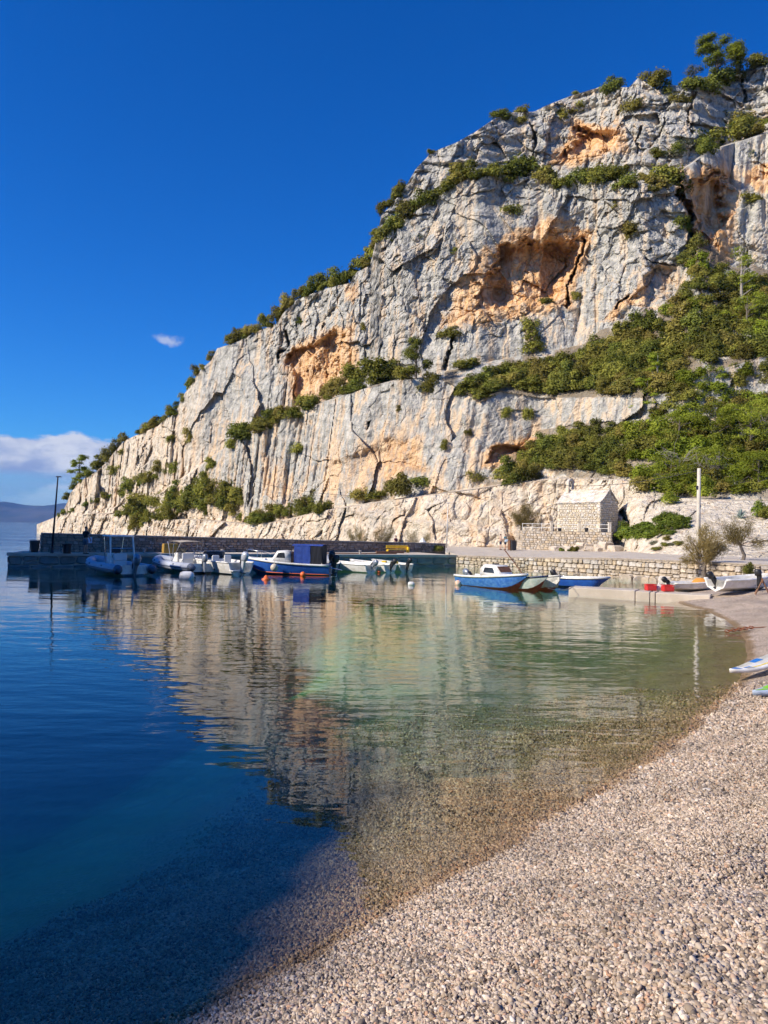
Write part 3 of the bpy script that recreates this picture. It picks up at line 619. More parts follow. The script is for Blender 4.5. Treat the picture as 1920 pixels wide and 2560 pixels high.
lay(pw, 'd', wall_on((WA[0] - .33, WA[1] + .47), WA, .9, lambda u: 1.22, .35, .21, rnd, 0), .12)
# quay and road behind the harbour
QW = [(6.1, 64.45), (11.0, 59.3), (15.6, 53.9), (18.6, 48.0), (21.0, 43.3), (27.5, 36.0)]; QZ = [.9, 1.02, 1.28, 1.38, 1.42, 1.45]
QB = [(6.5, 104), (22, 104), (36, 104), (44, 88), (50, 66), (56, 50)]
road = strip([(x + .1, y + .12) for x, y in QW], QB, QZ, [.95, 1.0, 1.2, 1.4, 1.5, 1.5], 2.4, M_CONC, 'quay_road'); tag(road, 'pale concrete quay road behind the harbour wall', None, None, 'structure')
qw = empty('quay_wall', (0, 0, 0), 0, 'sunlit cream rubble stone quay wall with large boulders at its foot', 'wall')
cur = []
for i in range(5):
    a, b = QW[i], QW[i + 1]; L = math.dist(a, b)
    strip([a, b], [(a[0] + .3, a[1] + .3), (b[0] + .3, b[1] + .3)], [QZ[i] - .012, QZ[i + 1] - .012], [QZ[i] - .012, QZ[i + 1] - .012], 2.2, M_MORTAR, 'core', qw)
    cur += wall_on(a, b, -.22, lambda u, i=i, L=L: QZ[i] + (QZ[i + 1] - QZ[i]) * u / L + .14, .46, .27, rnd, .02)
lay(qw, 'w', cur, .24)
STONES['r'] = [stone_mesh(i * 5 + 3, M_STONE) for i in range(8)]
bl = []
for i in range(1, 4):
    a, b = Vector(QW[i]), Vector(QW[i + 1]); d = (b - a).normalized(); n = Vector((d.y, -d.x))
    for k in range(9):
        q = a + (b - a) * ((k + rnd.random()) / 9) + n * rnd.uniform(.12, .5); bl.append((Vector((q.x, q.y, gz(q.x, q.y) * .3 + rnd.uniform(-.05, .18))), rnd.uniform(0, 6), rnd.uniform(.4, .9), rnd.uniform(.35, .65)))
lay(qw, 'r', bl, .55, 300, 'boulder')
# low jetty of long stone blocks
JL, JR = G(1421, 1487, 0), G(1735, 1505, 0)
jet = empty('jetty', (JL.x, JL.y, 0), 0, 'low jetty of long tan stone blocks joining the pebble beach', 'jetty')
jd = (JR - JL).normalized(); jn = Vector((-jd.y, jd.x, 0)); jl = (JR - JL).length; ja = math.atan2(jd.y, jd.x)
for u0, u1, zt, w in ((0, .549, .36, 1.35), (.551, .664, .34, 1.3), (.666, .707, .33, 1.3), (.709, 1.12, .32, 1.3)):
    L = (u1 - u0) * jl; c = jd * ((u0 + u1) / 2 * jl) + jn * (w / 2)
    MB().box((c.x, c.y, zt - .24), (L - .012, w, .48), Matrix.Translation((c.x, c.y, 0)) @ Matrix.Rotation(ja, 4, 'Z') @ Matrix.Translation((-c.x, -c.y, 0)), 1.0, .03).build('stone_block', M_CONC, jet)

M_ALGAE = mat('algae_stone', (.13, .125, .06), .9, var=.4, scale=3)
c = jd * (.5 * jl) + jn * .72; MB().box((c.x, c.y, -.62), (jl * 1.02, 1.1, 1.0), Matrix.Translation((c.x, c.y, 0)) @ Matrix.Rotation(ja, 4, 'Z') @ Matrix.Translation((-c.x, -c.y, 0))).build('foundation', M_ALGAE, jet)
# ------------------------------------------------------------------ chapel on its terrace
TZ = 3.12
tA, tB = at(1306, 1340, 86.0), at(1529, 1340, 80.5)
ter = empty('chapel_terrace', (0, 0, 0), 0, 'stone retaining terrace with white railings under the chapel', 'terrace')
strip([(tA.x, tA.y), (tB.x, tB.y)], [(tA.x + 1, tA.y + 10), (tB.x + 2.5, tB.y + 10)], TZ, TZ, 3.0, M_MORTAR, 'fill', ter)
lay(ter, 'w', wall_on((tA.x, tA.y), (tB.x, tB.y), .5, lambda u: TZ - .5 + .02, .36, .22, rnd, 0), .14)
lay(ter, 'w', wall_on((tB.x, tB.y), (tB.x + 2.5, tB.y + 10), .8, lambda u: TZ - .8 + .02, .36, .24, rnd, 0), .14)
lay(ter, 'w', wall_on((tA.x + 1, tA.y + 10), (tA.x, tA.y), .5, lambda u: TZ - .5 + .02, .36, .24, rnd, 0), .14)
ro = empty('rock_outcrop', (0, 0, 0), 0, 'cream rock outcrop under the right half of the chapel terrace', 'rocks')
STONES['o'] = [stone_mesh(i * 3 + 2, M_CLIFF_ROCK) for i in range(6)]
lay(ro, 'o', [(tA.lerp(tB, k) * 1.0 + Vector((rnd.uniform(-.3, .3), -rnd.uniform(.2, .9), 0)) - Vector((0, 0, (tA.lerp(tB, k)).z)) + Vector((0, 0, .9 + z)), rnd.uniform(-.5, .5), rnd.uniform(.9, 1.8), rnd.uniform(.5, 1.0)) for k, z in [(.42 + .6 * j / 22, rnd.uniform(0, .3 + .75 * j / 22)) for j in range(23)]], 1.1, 300, 'rock')
M_WHITE = mat('white_paint', (.78, .76, .72), .5, var=.12, scale=4)
td = (tB - tA); 
for k in (.345, .655, .985):
    c = tA + td * k; bx = MB().box((c.x, c.y + .25, TZ + .5), (.30, .30, 1.0), None, 1.0, .02); bx.build('rail_post', M_STONE_P, ter)
    MB().box((c.x, c.y + .25, TZ + 1.035), (.38, .38, .07), None, 1.0, .015).build('post_cap', M_STONE_P, ter)
for z in (.38, .78):
    for (k0, k1) in ((.0, .33), (.36, .64), (.67, .97)):
        a, b = tA + td * k0, tA + td * k1; MB().tube([(a.x, a.y + .25, TZ + z), (b.x, b.y + .25, TZ + z)], .028, 6).build('rail', M_WHITE, ter)
for k in (.004, .12, .23):
    c = tA + td * k; MB().tube([(c.x, c.y + .25, TZ), (c.x, c.y + .25, TZ + .84)], .03, 6).build('rail_stanchion', M_WHITE, ter)
M_POT = mat('black_pot', (.03, .028, .03), .6)
for i, px in enumerate((1399, 1466)):
    c = at(px, 1326, 84.3 - (px - 1399) * .03); p = empty('plant_pot', (c.x, c.y, TZ), 0, ['black plant pot by the railing at the chapel wall, nearer the bell', 'black plant pot by the railing, nearer the shaded chapel gable'][i], 'pot', 'plant pots on the terrace')
    MB().lathe([(.16, 0), (.22, .34), (.25, .36), (.25, .42), (.2, .42), (.18, .3)], (0, 0, 0), 12).build('pot', M_POT, p)
CL, CW, CH, CR = 5.75, 3.35, 3.27, 1.43
corner = at(1500.5, 1325, 84.0); cang = math.radians(-50)
cX = Vector((math.cos(cang), math.sin(cang), 0)); corg = Vector((corner.x, corner.y, 0)) - cX * CL
ch = empty('chapel', (corg.x, corg.y, TZ), cang, 'small cream stone chapel with pale slab roof and an arched bell gable', 'chapel')
core = MB(); core.add([(.04, .04, 0), (CL - .04, .04, 0), (CL - .04, CW - .04, 0), (.04, CW - .04, 0), (.04, .04, CH), (CL - .04, .04, CH), (CL - .04, CW - .04, CH), (.04, CW - .04, CH), (.04, CW / 2, CH + CR - .04), (CL - .04, CW / 2, CH + CR - .04)],
         [(0, 1, 5, 4), (1, 2, 6, 9, 5), (2, 3, 7, 6), (3, 0, 4, 8, 7), (4, 5, 9, 8), (6, 7, 8, 9)]).build('wall_core', mat('pale_mortar', (.50, .42, .31), .95, var=.25, scale=4), ch)
def face_stones(ax, hf, L, flip):
    res = []
    for u, v, w, h in rubble(L, hf, .34, .245, rnd, .03):
        if ax == 'front': res.append((Vector((u, .04 - rnd.uniform(0, .02), v)), 0, w, h))
        elif ax == 'right': res.append((Vector((CL - .04 + rnd.uniform(0, .02), u, v)), math.pi / 2, w, h))
        else: res.append((Vector((.04 - rnd.uniform(0, .02), u, v)), -math.pi / 2, w, h))
    return res
fs = face_stones('front', lambda u: CH, CL, 0); lay(ch, 'p', fs, .13)
gab = lambda u: CH + CR * (1 - abs(u - CW / 2) / (CW / 2)) - .05
lay(ch, 'p', face_stones('right', gab, CW, 0), .13); lay(ch, 'p', face_stones('left', gab, CW, 0), .13)
for k in range(9):   # corner quoins
    for x in (.17, CL - .17):
        w = .5 if k % 2 else .34; o = bpy.data.objects.new('quoin', STONES['p'][k]); o.location = (x if w < .4 else (.25 if x < 1 else CL - .25), .02, .19 + k * .38); o.scale = (w, .2, .36); link(o, ch)
rf = empty('roof', (0, 0, 0)); rf.parent = ch
M_SLAB = mat('roof_slab', (.70, .62, .51), .85, col2=(.52, .45, .36), scale=3, bump=.01, bscale=15, rnd=.20)
slabm = []
for i in range(6):
    r = random.Random(i); b = MB().box((0, 0, 0), (1, 1, 1), None, .97, .06); me = bpy.data.meshes.new('slab'); me.from_pydata([(x + r.uniform(-.03, .03), y + r.uniform(-.03, .03), z) for x, y, z in b.v], [], b.f); me.update(); me.materials.append(M_SLAB); slabm.append(me)
pit = math.atan2(CR, CW / 2); sl = math.hypot(CR, CW / 2) + .16
for side in (0, 1):
    rows = 7
    for r in range(rows):
        u = -.14 - rnd.random() * .3; 
        while u < CL + .12:
            w = rnd.uniform(.35, .62); a, b = max(u, -.14), min(u + w, CL + .12)
            if b - a > .08:
                s = -.14 + (r + .5) * sl / rows; y = s * math.cos(pit); z = CH + s * math.sin(pit) + .06 + rnd.uniform(0, .03)
                o = bpy.data.objects.new('slab', slabm[rnd.randrange(6)]); o.scale = (b - a - .008, sl / rows + .06, .075)
                o.location = ((a + b) / 2, y if side == 0 else CW - y, z); o.rotation_euler = ((pit - .05) * (1 if side == 0 else -1), 0, 0); link(o, rf)
            u += w
rb = MB()
for k in range(13): rb.box((-.1 + (k + .5) * (CL + .2) / 13, CW / 2, CH + CR + .10), ((CL + .2) / 13 - .012, .34, .10), None, .8, .02)
rb.build('ridge_cap', M_SLAB, rf)
# bell gable over the left end: two piers, an arch and the bell
bgp = empty('bell_gable', (.45, CW / 2, CH + CR - .25)); bgp.parent = ch
for s in (-1, 1): MB().box((0, s * .42, .55), (.36, .22, 1.1), None, 1.0, .015).build('pillar', M_STONE_P, bgp)
arch = MB(); n = 10; o_, i_ = [], []
for k in range(n + 1):
    a = math.pi * k / n; o_.append((math.cos(a) * .53, 1.1 + math.sin(a) * .56)); i_.append((math.cos(a) * .31, 1.1 + math.sin(a) * .32))
for k in range(n):
    q = [o_[k], o_[k + 1], i_[k + 1], i_[k]]; arch.add([(x, y, z) for x in (-.178, .178) for y, z in q], [(3, 2, 1, 0), (4, 5, 6, 7), (0, 1, 5, 4), (2, 3, 7, 6)])
arch.build('arch', M_STONE_P, bgp)
MB().lathe([(.01, .34), (.06, .33), (.09, .22), (.11, .1), (.16, 0), (.12, .01)], (0, 0, .75), 12).build('bell', mat('bronze', (.10, .085, .06), .4, .8), bgp)
MB().box((0, 0, 1.13), (.05, .64, .05)).build('bell_yoke', M_POT, bgp)
MB().box((.0, .0, 1.78), (.06, .05, .26)).box((0, 0, 1.83), (.05, .2, .05)).build('cross', M_STONE_P, bgp)
MB().box((CL + .07, CW / 2, CH + CR + .28), (.05, .05, .3)).build('finial', M_POT, rf)
# ------------------------------------------------------------------ vegetation
def leaf_material(name, c1, c2, c3, trans=.35):
    m = bpy.data.materials.new(name); m.use_nodes = True; nt = m.node_tree; L = nt.links; nt.nodes.clear()
    out = nt.nodes.new('ShaderNodeOutputMaterial'); g = nt.nodes.new('ShaderNodeNewGeometry'); oi = nt.nodes.new('ShaderNodeObjectInfo')
    a = N(nt, 'ShaderNodeMixRGB', inp={'Color1': c1 + (1,), 'Color2': c2 + (1,)}); L.new(g.outputs['Random Per Island'], a.inputs[0])
    b = N(nt, 'ShaderNodeMixRGB', inp={'Color2': c3 + (1,)}); L.new(a.outputs[0], b.inputs[1]); L.new(MR(nt, oi.outputs['Random'], .35, 1.0, 0, .8), b.inputs[0])
    h = N(nt, 'ShaderNodeHueSaturation'); L.new(b.outputs[0], h.inputs['Color']); r2 = MATH(nt, 'FRACT', MATH(nt, 'MULTIPLY', oi.outputs['Random'], 13.7)); L.new(MR(nt, r2, 0, 1, .72, 1.3), h.inputs['Value'])
    d = nt.nodes.new('ShaderNodeBsdfDiffuse'); t = nt.nodes.new('ShaderNodeBsdfTranslucent'); L.new(h.outputs[0], d.inputs[0]); L.new(h.outputs[0], t.inputs[0])
    mx = N(nt, 'ShaderNodeMixShader', inp={0: trans}); L.new(d.outputs[0], mx.inputs[1]); L.new(t.outputs[0], mx.inputs[2]); L.new(mx.outputs[0], out.inputs[0]); return m
M_MAQ = leaf_material('maquis_leaf', (.078, .10, .022), (.26, .28, .058), (.215, .18, .05))
M_OLV = leaf_material('olive_scrub_leaf', (.11, .125, .026), (.36, .345, .07), (.31, .245, .07))
M_PINE = leaf_material('pine_needles', (.13, .17, .022), (.37, .40, .055), (.27, .33, .04), .4)
M_VINE = leaf_material('bright_leaf', (.10, .16, .025), (.28, .33, .06), (.20, .26, .04), .4)
M_TAM = leaf_material('tamarisk_leaf', (.17, .135, .055), (.38, .30, .12), (.30, .23, .09), .35)
M_GREY = leaf_material('grey_shrub_leaf', (.09, .105, .065), (.20, .21, .13), (.16, .16, .10))
M_BARK = mat('bark', (.13, .105, .085), .95, col2=(.20, .17, .14), scale=6, bump=.02, bscale=20)
M_BARK_P = mat('pale_bark', (.38, .34, .29), .95, var=.3, scale=6, bump=.01, bscale=20)
def leaf_cloud(centers, radii, n, size, rs, shell=.55, flat=1.0, up=.25):
    """n small bent leaf faces spread through a set of lobes -> verts, quads"""
    centers = np.array(centers, float); radii = np.array(radii, float); w = radii ** 2; k = rs.choice(len(centers), n, p=w / w.sum())
    d = rs.normal(size=(n, 3)); d /= np.linalg.norm(d, axis=1)[:, None]; d[:, 2] = np.where(d[:, 2] < -.35, -d[:, 2], d[:, 2])
    r = radii[k] * (shell + (1 - shell) * rs.random(n)) * (1 + .15 * rs.normal(size=n))
    P = centers[k] + d * r[:, None] * np.array([1, 1, flat])
    nrm = d + rs.normal(size=(n, 3)) * .55 + np.array([0, 0, up]); nrm /= np.linalg.norm(nrm, axis=1)[:, None]
    t = np.cross(nrm, rs.normal(size=(n, 3))); t /= np.linalg.norm(t, axis=1)[:, None]; b = np.cross(nrm, t)
    s = (size * (.6 + .9 * rs.random(n)))[:, None]
    V = np.stack([P - t * s, P - b * s * .55 - nrm * s * .15, P + t * s, P + b * s * .55 - nrm * s * .15], 1).reshape(-1, 3)
    global LAST_N
    vn = d * .75 + nrm * .5 + np.array([0, 0, .12]); vn /= np.linalg.norm(vn, axis=1)[:, None]; LAST_N = np.repeat(vn, 4, axis=0)
    return V, np.arange(n * 4).reshape(-1, 4)
def np_mesh(name, V, Fq, m, vn=None):
    me = bpy.data.meshes.new(name); me.vertices.add(len(V)); me.vertices.foreach_set('co', V.astype(np.float32).reshape(-1)); n = len(Fq)
    me.loops.add(n * 4); me.loops.foreach_set('vertex_index', Fq.astype(np.int32).reshape(-1)); me.polygons.add(n); me.polygons.foreach_set('loop_start', np.arange(n, dtype=np.int32) * 4); me.polygons.foreach_set('use_smooth', np.full(n, vn is not None)); me.update(calc_edges=True)
    if vn is not None: me.normals_split_custom_set_from_vertices(vn.astype(np.float32))
    me.materials.append(m); return me
def bush_mesh(seed, m, n=1900, size=.033, tall=1.0):
    rs = np.random.default_rng(seed); L = rs.integers(6, 11); c, r = [], []
    for i in range(L):
        a = rs.random() * 6.283; q = .30 * math.sqrt(rs.random()); z = .22 + .50 * rs.random() * (1 - q); c.append((q * math.cos(a), q * math.sin(a), z * tall)); r.append(.13 + .13 * rs.random())
    c.append((0, 0, .30)); r.append(.34)
    V, Fq = leaf_cloud(c, r, n, size, rs); return np_mesh('foliage', V, Fq, m, LAST_N)
BUSH = [bush_mesh(i, M_MAQ) for i in range(7)]; BUSHO = [bush_mesh(20 + i, M_OLV) for i in range(7)]; BUSHG = [bush_mesh(50 + i, M_GREY, 420, .05) for i in range(3)]
VINE = [bush_mesh(60 + i, M_VINE, 1100, .045) for i in range(4)]; PINEB = [bush_mesh(80 + i, M_PINE, 1700, .034, 1.1) for i in range(5)]
BUSHL = [bush_mesh(120 + i, (M_MAQ, M_OLV)[i % 2], 2600, .030) for i in range(4)]
vr = random.Random(21)
def shrub(name, px, py, wpx, hpx, meshes, label, cat='shrub', group=None, drop=.12):
    p, d = cliff_at(px, py); s = d / F
    o = bpy.data.objects.new(name, vr.choice(meshes)); w, h = wpx * s * 1.32, hpx * s * 1.2
    o.location = (p.x, p.y + .15 * w, p.z - drop * h); o.scale = (w, w * .9, h); o.rotation_euler = (vr.uniform(-.08, .08), vr.uniform(-.08, .08), vr.random() * 6.28)
    return tag(link(o), label, cat, group)
# along the skyline
SKY_L = [(170,1236,30,28),(182,1222,30,30),(215,1197,46,32),(240,1178,50,55),(262,1158,44,52),(284,1128,38,46),(308,1106,30,34)]
SKY_M = [(350,1088,32,24),(372,1074,34,32),(395,1064,36,32),(425,1045,34,42),(444,1026,26,30),(474,976,30,46),(490,944,28,42),(525,903,26,36)]
SKY_U = [(572,862,36,44),(597,852,42,52),(626,838,42,48),(660,823,40,58),(690,806,42,66),(716,770,46,66),(752,748,46,50),(786,733,50,58),(815,720,56,64),(846,712,54,60),(874,700,54,66),(902,674,56,66),(930,650,50,72),(936,600,38,66),(954,535,26,52),(985,500,28,48),(1000,476,34,56)]
def fill_row(L):
    out = [L[0]]
    for a, b in zip(L, L[1:]):
        k = vr.uniform(.4, .6); out.append((a[0] + (b[0] - a[0]) * k, a[1] + (b[1] - a[1]) * k + 4, vr.uniform(24, 40), vr.uniform(20, 42))); out.append(b)
    return out
SKY_U = fill_row(SKY_U); SKY_M = fill_row(SKY_M)
ORD = 'first second third fourth fifth sixth seventh eighth ninth tenth eleventh twelfth thirteenth fourteenth fifteenth sixteenth seventeenth eighteenth nineteenth twentieth'.split()
ORD += ['twenty ' + w for w in ORD[:9]] + ['thirtieth'] + ['thirty ' + w for w in ORD[:9]]
for i, a in enumerate(SKY_L): shrub('skyline_shrub', *a, BUSH, ORD[i] + ' from the left of the dark shrubs on the low skyline around the lone pine', group='shrubs on the low left skyline')
for i, a in enumerate(SKY_M): shrub('skyline_shrub', *a, BUSH + BUSHO, ORD[i] + ' from the left of the small shrubs on the steep middle skyline', group='shrubs on the middle of the left skyline')
for i, a in enumerate(SKY_U): shrub('skyline_shrub', *a, BUSH + BUSHO, ORD[i] + ' from the left of the evergreen shrubs lining the upper left skyline', group='shrubs in a row on the upper left skyline')
for a, lb in (((1076,380,24,18), 'tiny shrub low on the upper rim of the cliff'), ((1250,297,56,44), 'dark rounded shrub on the rim beside a smaller one'), ((1305,284,42,32), 'small dark shrub on the rim beside the larger rounded one'), ((1306,312,36,34), 'round shrub just under the rim below a darker one'),
              ((1445,243,32,22), 'little bright green shrub alone on the rim'), ((1540,232,64,62), 'wide dark shrub on the rim left of the white rock tooth'), ((1580,285,62,72), 'tall shrub hanging in the cleft below the rim'), ((1640,214,66,72), 'dark dome shaped shrub on the rim right of the white rock tooth'),
              ((1668,240,44,50), 'dark shrub tucked into the rim beside the dome shaped one'), ((1703,262,56,56), 'greyish olive shrub below the rim near the tall pine'), ((1408,310,44,56), 'bright hanging shrub on the upper face above the orange cave'), ((1443,285,56,46), 'grey green shrub clinging to the upper face under the rim'),
              ((1288,545,70,58), 'dark shrub alone on the grey face above the big orange alcove'), ((1136,640,36,38), 'small dark shrub on the smooth grey wall left of the big alcove'), ((1052,598,22,24), 'tiny tuft on the smooth grey wall near the left ledge'), ((1128,845,78,44), 'wide low shrub on the rock step under the big alcove'),
              ((754,812,34,26), 'small shrub on the knob of grey rock near the left skyline'), ((908,828,20,34), 'thin dark shrub in the crack above the diagonal ledge'), ((1445,752,34,40), 'light green tuft at the foot of the big alcove'), ((1590,600,60,70), 'grey bare shrub in the jagged grey buttress'), ((1540,520,26,24), 'tiny green tuft high on the jagged buttress'),
              ((746,1140,52,58), 'round dark shrub on the lower left wall below the diagonal ledge'), ((1112,1130,26,44), 'narrow green shrub in the crack of the lower wall'), ((998,1030,22,22), 'tiny green tuft on the lower wall'), ((1170,1092,24,30), 'small green tuft beside the pale rock pillar'), ((1268,1048,32,44), 'brown green shrub in the recess of the pale rock pillar'),
              ((1325,1055,36,64), 'hanging shrub on the right side of the pale rock pillar'), ((680,1075,22,20), 'tiny tuft on the left wall under the diagonal ledge'), ((470,1115,36,58), 'green shrub on the pale left face'), ((424,1110,34,34), 'olive shrub on the pale left face near the skyline'), ((305,1140,30,26), 'small shrub on the pale slope under the left skyline'), ((290,1190,46,44), 'rounded shrub on the pale slope below the left skyline'),
              ((1600,1100,44,60), 'pointed dark shrub below the long rock band')):
    ms = BUSHL if a[2] > 50 else (BUSHG if 'grey' in lb.split('shrub')[0] else BUSHO + BUSH)
    shrub('cliff_shrub', *a, ms, lb)
def band(pts, n, thick, smin, smax, meshes, name, label, group, asp=.95, jit=.5):
    P = np.array(pts, float); L = np.concatenate([[0], np.cumsum(np.hypot(*np.diff(P, axis=0).T))])
    for k in range(n):
        t = (k + vr.random()) / n * L[-1]; x, y = np.interp(t, L, P[:, 0]), np.interp(t, L, P[:, 1]); s = vr.uniform(smin * .55, smax * 1.15)
        shrub(name, x, y + vr.uniform(-thick, thick) * jit, s, s * asp * vr.uniform(.8, 1.2), meshes, label, group=group)
band([(955,608),(1018,552),(1105,494),(1163,462),(1249,446)], 20, 16, 44, 70, BUSH + BUSHO, 'ledge_shrub', 'shrub on the left half of the high green ledge', 'shrubs on the left half of the high ledge')
band([(1260,446),(1365,458),(1481,455),(1597,462),(1690,490)], 24, 34, 54, 86, BUSH + BUSHO, 'ledge_shrub', 'shrub on the right half of the high green ledge above the big alcove', 'shrubs on the right half of the high ledge')
band([(575,1118),(625,1088),(700,1056),(770,1026),(840,995),(905,965)], 26, 24, 38, 62, BUSH + BUSHO, 'ledge_shrub', 'shrub on the diagonal green ledge climbing the middle of the cliff', 'shrubs on the diagonal ledge')
for a, lb in (((905,966,96,92), 'broad dense bush at the top of the diagonal ledge'), ((955,958,104,110), 'biggest rounded bush where the diagonal ledge meets the path'), ((1082,985,66,78), 'bush hanging below the pale path ledge'), ((1165,925,62,50), 'round shrub on the pale path ledge below the cave boulder'), ((1010,952,60,64), 'bush between the big rounded bush and the dark juniper')): shrub('bush', *a, BUSHL, lb)
band([(330,1312),(400,1280),(470,1256),(540,1262),(610,1284)], 60, 56, 40, 62, BUSH + BUSHO, 'scrub', 'shrub of the thicket at the foot of the left cliff', 'thicket at the foot of the left cliff')
band([(600,1300),(660,1306),(720,1292),(790,1276)], 18, 22, 40, 60, BUSH + BUSHO, 'scrub', 'shrub in the row on the low shelf left of the orange wall', 'shrubs on the low shelf')
band([(430,1300),(480,1230),(520,1190),(545,1165)], 12, 16, 30, 48, BUSH + BUSHO, 'scrub', 'shrub in the strip climbing out of the left thicket', 'strip climbing from the left thicket')
band([(300,1250),(350,1215),(420,1180),(450,1180)], 18, 18, 28, 46, BUSH, 'scrub', 'shrub in the slanting strip on the pale left slope', 'slanting strip on the pale left slope')
band([(208,1268),(245,1256),(280,1244)], 8, 6, 22, 34, BUSH + VINE, 'scrub', 'low green shrub in the small patch near the left tip', 'small patch near the left tip', .7)
band([(140,1292),(190,1282)], 5, 5, 18, 28, BUSH, 'scrub', 'tiny dark shrub on the rocks at the left tip', 'shrubs on the rocks at the left tip', .8)
band([(300,1296),(345,1280)], 4, 4, 22, 30, BUSH, 'scrub', 'low shrub on the pale rocks in front of the left thicket', 'low shrubs on the pale rocks', .7)
for a, lb in (((905,1258,60,66), 'light green shrub on the low shelf in the middle'), ((950,1252,66,40), 'grassy bush on the low shelf in the middle'), ((998,1248,72,92), 'dark upright bush on the low shelf right of centre'), ((1066,1224,80,54), 'broad green bush on the shelf above the white lamp'), ((1192,1210,58,52), 'round bush on the shelf left of the chapel'), ((800,1292,50,66), 'spiky dark bush at the right end of the low shelf'), ((640,1312,44,44), 'green bush at the edge of the low shelf')): shrub('bush', *a, BUSHL, lb)
def area(poly, n, smin, smax, meshes, name, label, group, asp=.85):
    xs = [p[0] for p in poly]; ys_ = [p[1] for p in poly]; got = []; tries = 0
    while len(got) < n and tries < 20000:
        tries += 1; x, y = vr.uniform(min(xs), max(xs)), vr.uniform(min(ys_), max(ys_))
        if poly_sdf(np.array([x]), np.array([y]), poly)[0] < 4: continue
        s = vr.uniform(smin, smax)
        if any(math.hypot(x - a, (y - b) * 1.5) < s * .34 for a, b in got) and tries < 15000: continue
        got.append((x, y)); shrub(name, x, y + s * .2, s, s * asp * vr.uniform(.8, 1.25), meshes, label, group=group)
area([(1140,985),(1175,945),(1270,915),(1400,895),(1460,885),(1500,850),(1600,810),(1640,800),(1640,985),(1510,985),(1400,980),(1340,985),(1260,965),(1200,1000)], 105, 44, 72, BUSH + BUSHO + BUSHO, 'slope_shrub', 'olive green shrub in the thicket on the slope below the big cliff, left half', 'thicket on the upper slope, left half')
area([(1640,800),(1695,755),(1715,680),(1735,640),(1830,690),(1940,710),(1940,885),(1880,900),(1830,900),(1760,905),(1720,880),(1700,980),(1640,985)], 95, 46, 76, BUSH + BUSHO + BUSHO + PINEB[:2], 'slope_shrub', 'green shrub in the thicket on the upper slope at the right edge', 'thicket on the upper slope, right edge')
area([(1235,1200),(1290,1155),(1380,1090),(1480,1065),(1580,1060),(1580,1190),(1500,1185),(1400,1170),(1290,1215)], 62, 42, 68, BUSH + BUSHO, 'slope_shrub', 'dark green shrub on the slope just above the chapel', 'scrub above the chapel')
area([(1580,1060),(1690,1045),(1760,1000),(1940,990),(1940,1235),(1800,1235),(1660,1260),(1600,1225)], 90, 46, 80, PINEB + PINEB + BUSHO, 'pine_scrub', 'bright green young pine on the lower slope behind the concrete pole', 'young pines on the lower slope')
area([(1620,985),(1700,962),(1760,925),(1930,915),(1930,1005),(1700,1040),(1625,1050)], 26, 36, 64, PINEB + BUSHO, 'slope_shrub', 'light green shrub in the gap of the rock band on the right slope', 'shrubs in the gap of the rock band')
area([(1690,545),(1715,540),(1760,600),(1735,670),(1700,700)], 10, 44, 64, BUSH, 'gully_shrub', 'dark shrub in the shady gully between the two buttresses', 'shrubs in the gully')
band([(1640,400),(1700,390),(1760,380),(1830,345),(1930,320)], 18, 26, 46, 74, BUSHO + BUSHG + BUSH, 'ledge_shrub', 'shrub on the sloping ledge at the upper right edge', 'shrubs on the upper right ledge')
for a, lb in (((1880,410,56,70), 'bare grey shrub on the upper right buttress'), ((1885,510,60,40), 'low olive shrub on the orange right wall'), ((1325,830,60,60), 'dark shrub on the rocks under the big alcove'), ((1338,890,80,80), 'bush beside the white boulder on the slope'), ((1370,760,40,24), 'dry tuft on the floor of the big alcove')): shrub('cliff_shrub', *a, BUSHG if 'grey' in lb else BUSHO, lb)
area([(1545,1352),(1560,1315),(1610,1310),(1660,1290),(1720,1290),(1715,1320),(1640,1345)], 26, 34, 54, VINE, 'vine', 'bright green leafy vine spreading over the rocks right of the chapel', 'vines right of the chapel', .7)
area([(1890,1270),(1960,1255),(1960,1290),(1890,1295)], 6, 34, 50, VINE + BUSHO, 'scrub', 'green shrub beside the agave at the right edge', 'shrubs beside the agave')
area([(1560,1345),(1680,1320),(1720,1345),(1690,1385),(1570,1372)], 9, 22, 38, BUSHO + BUSHG, 'scrub', 'small dry shrub on the rocks above the quay road', 'dry shrubs above the quay road', .6)

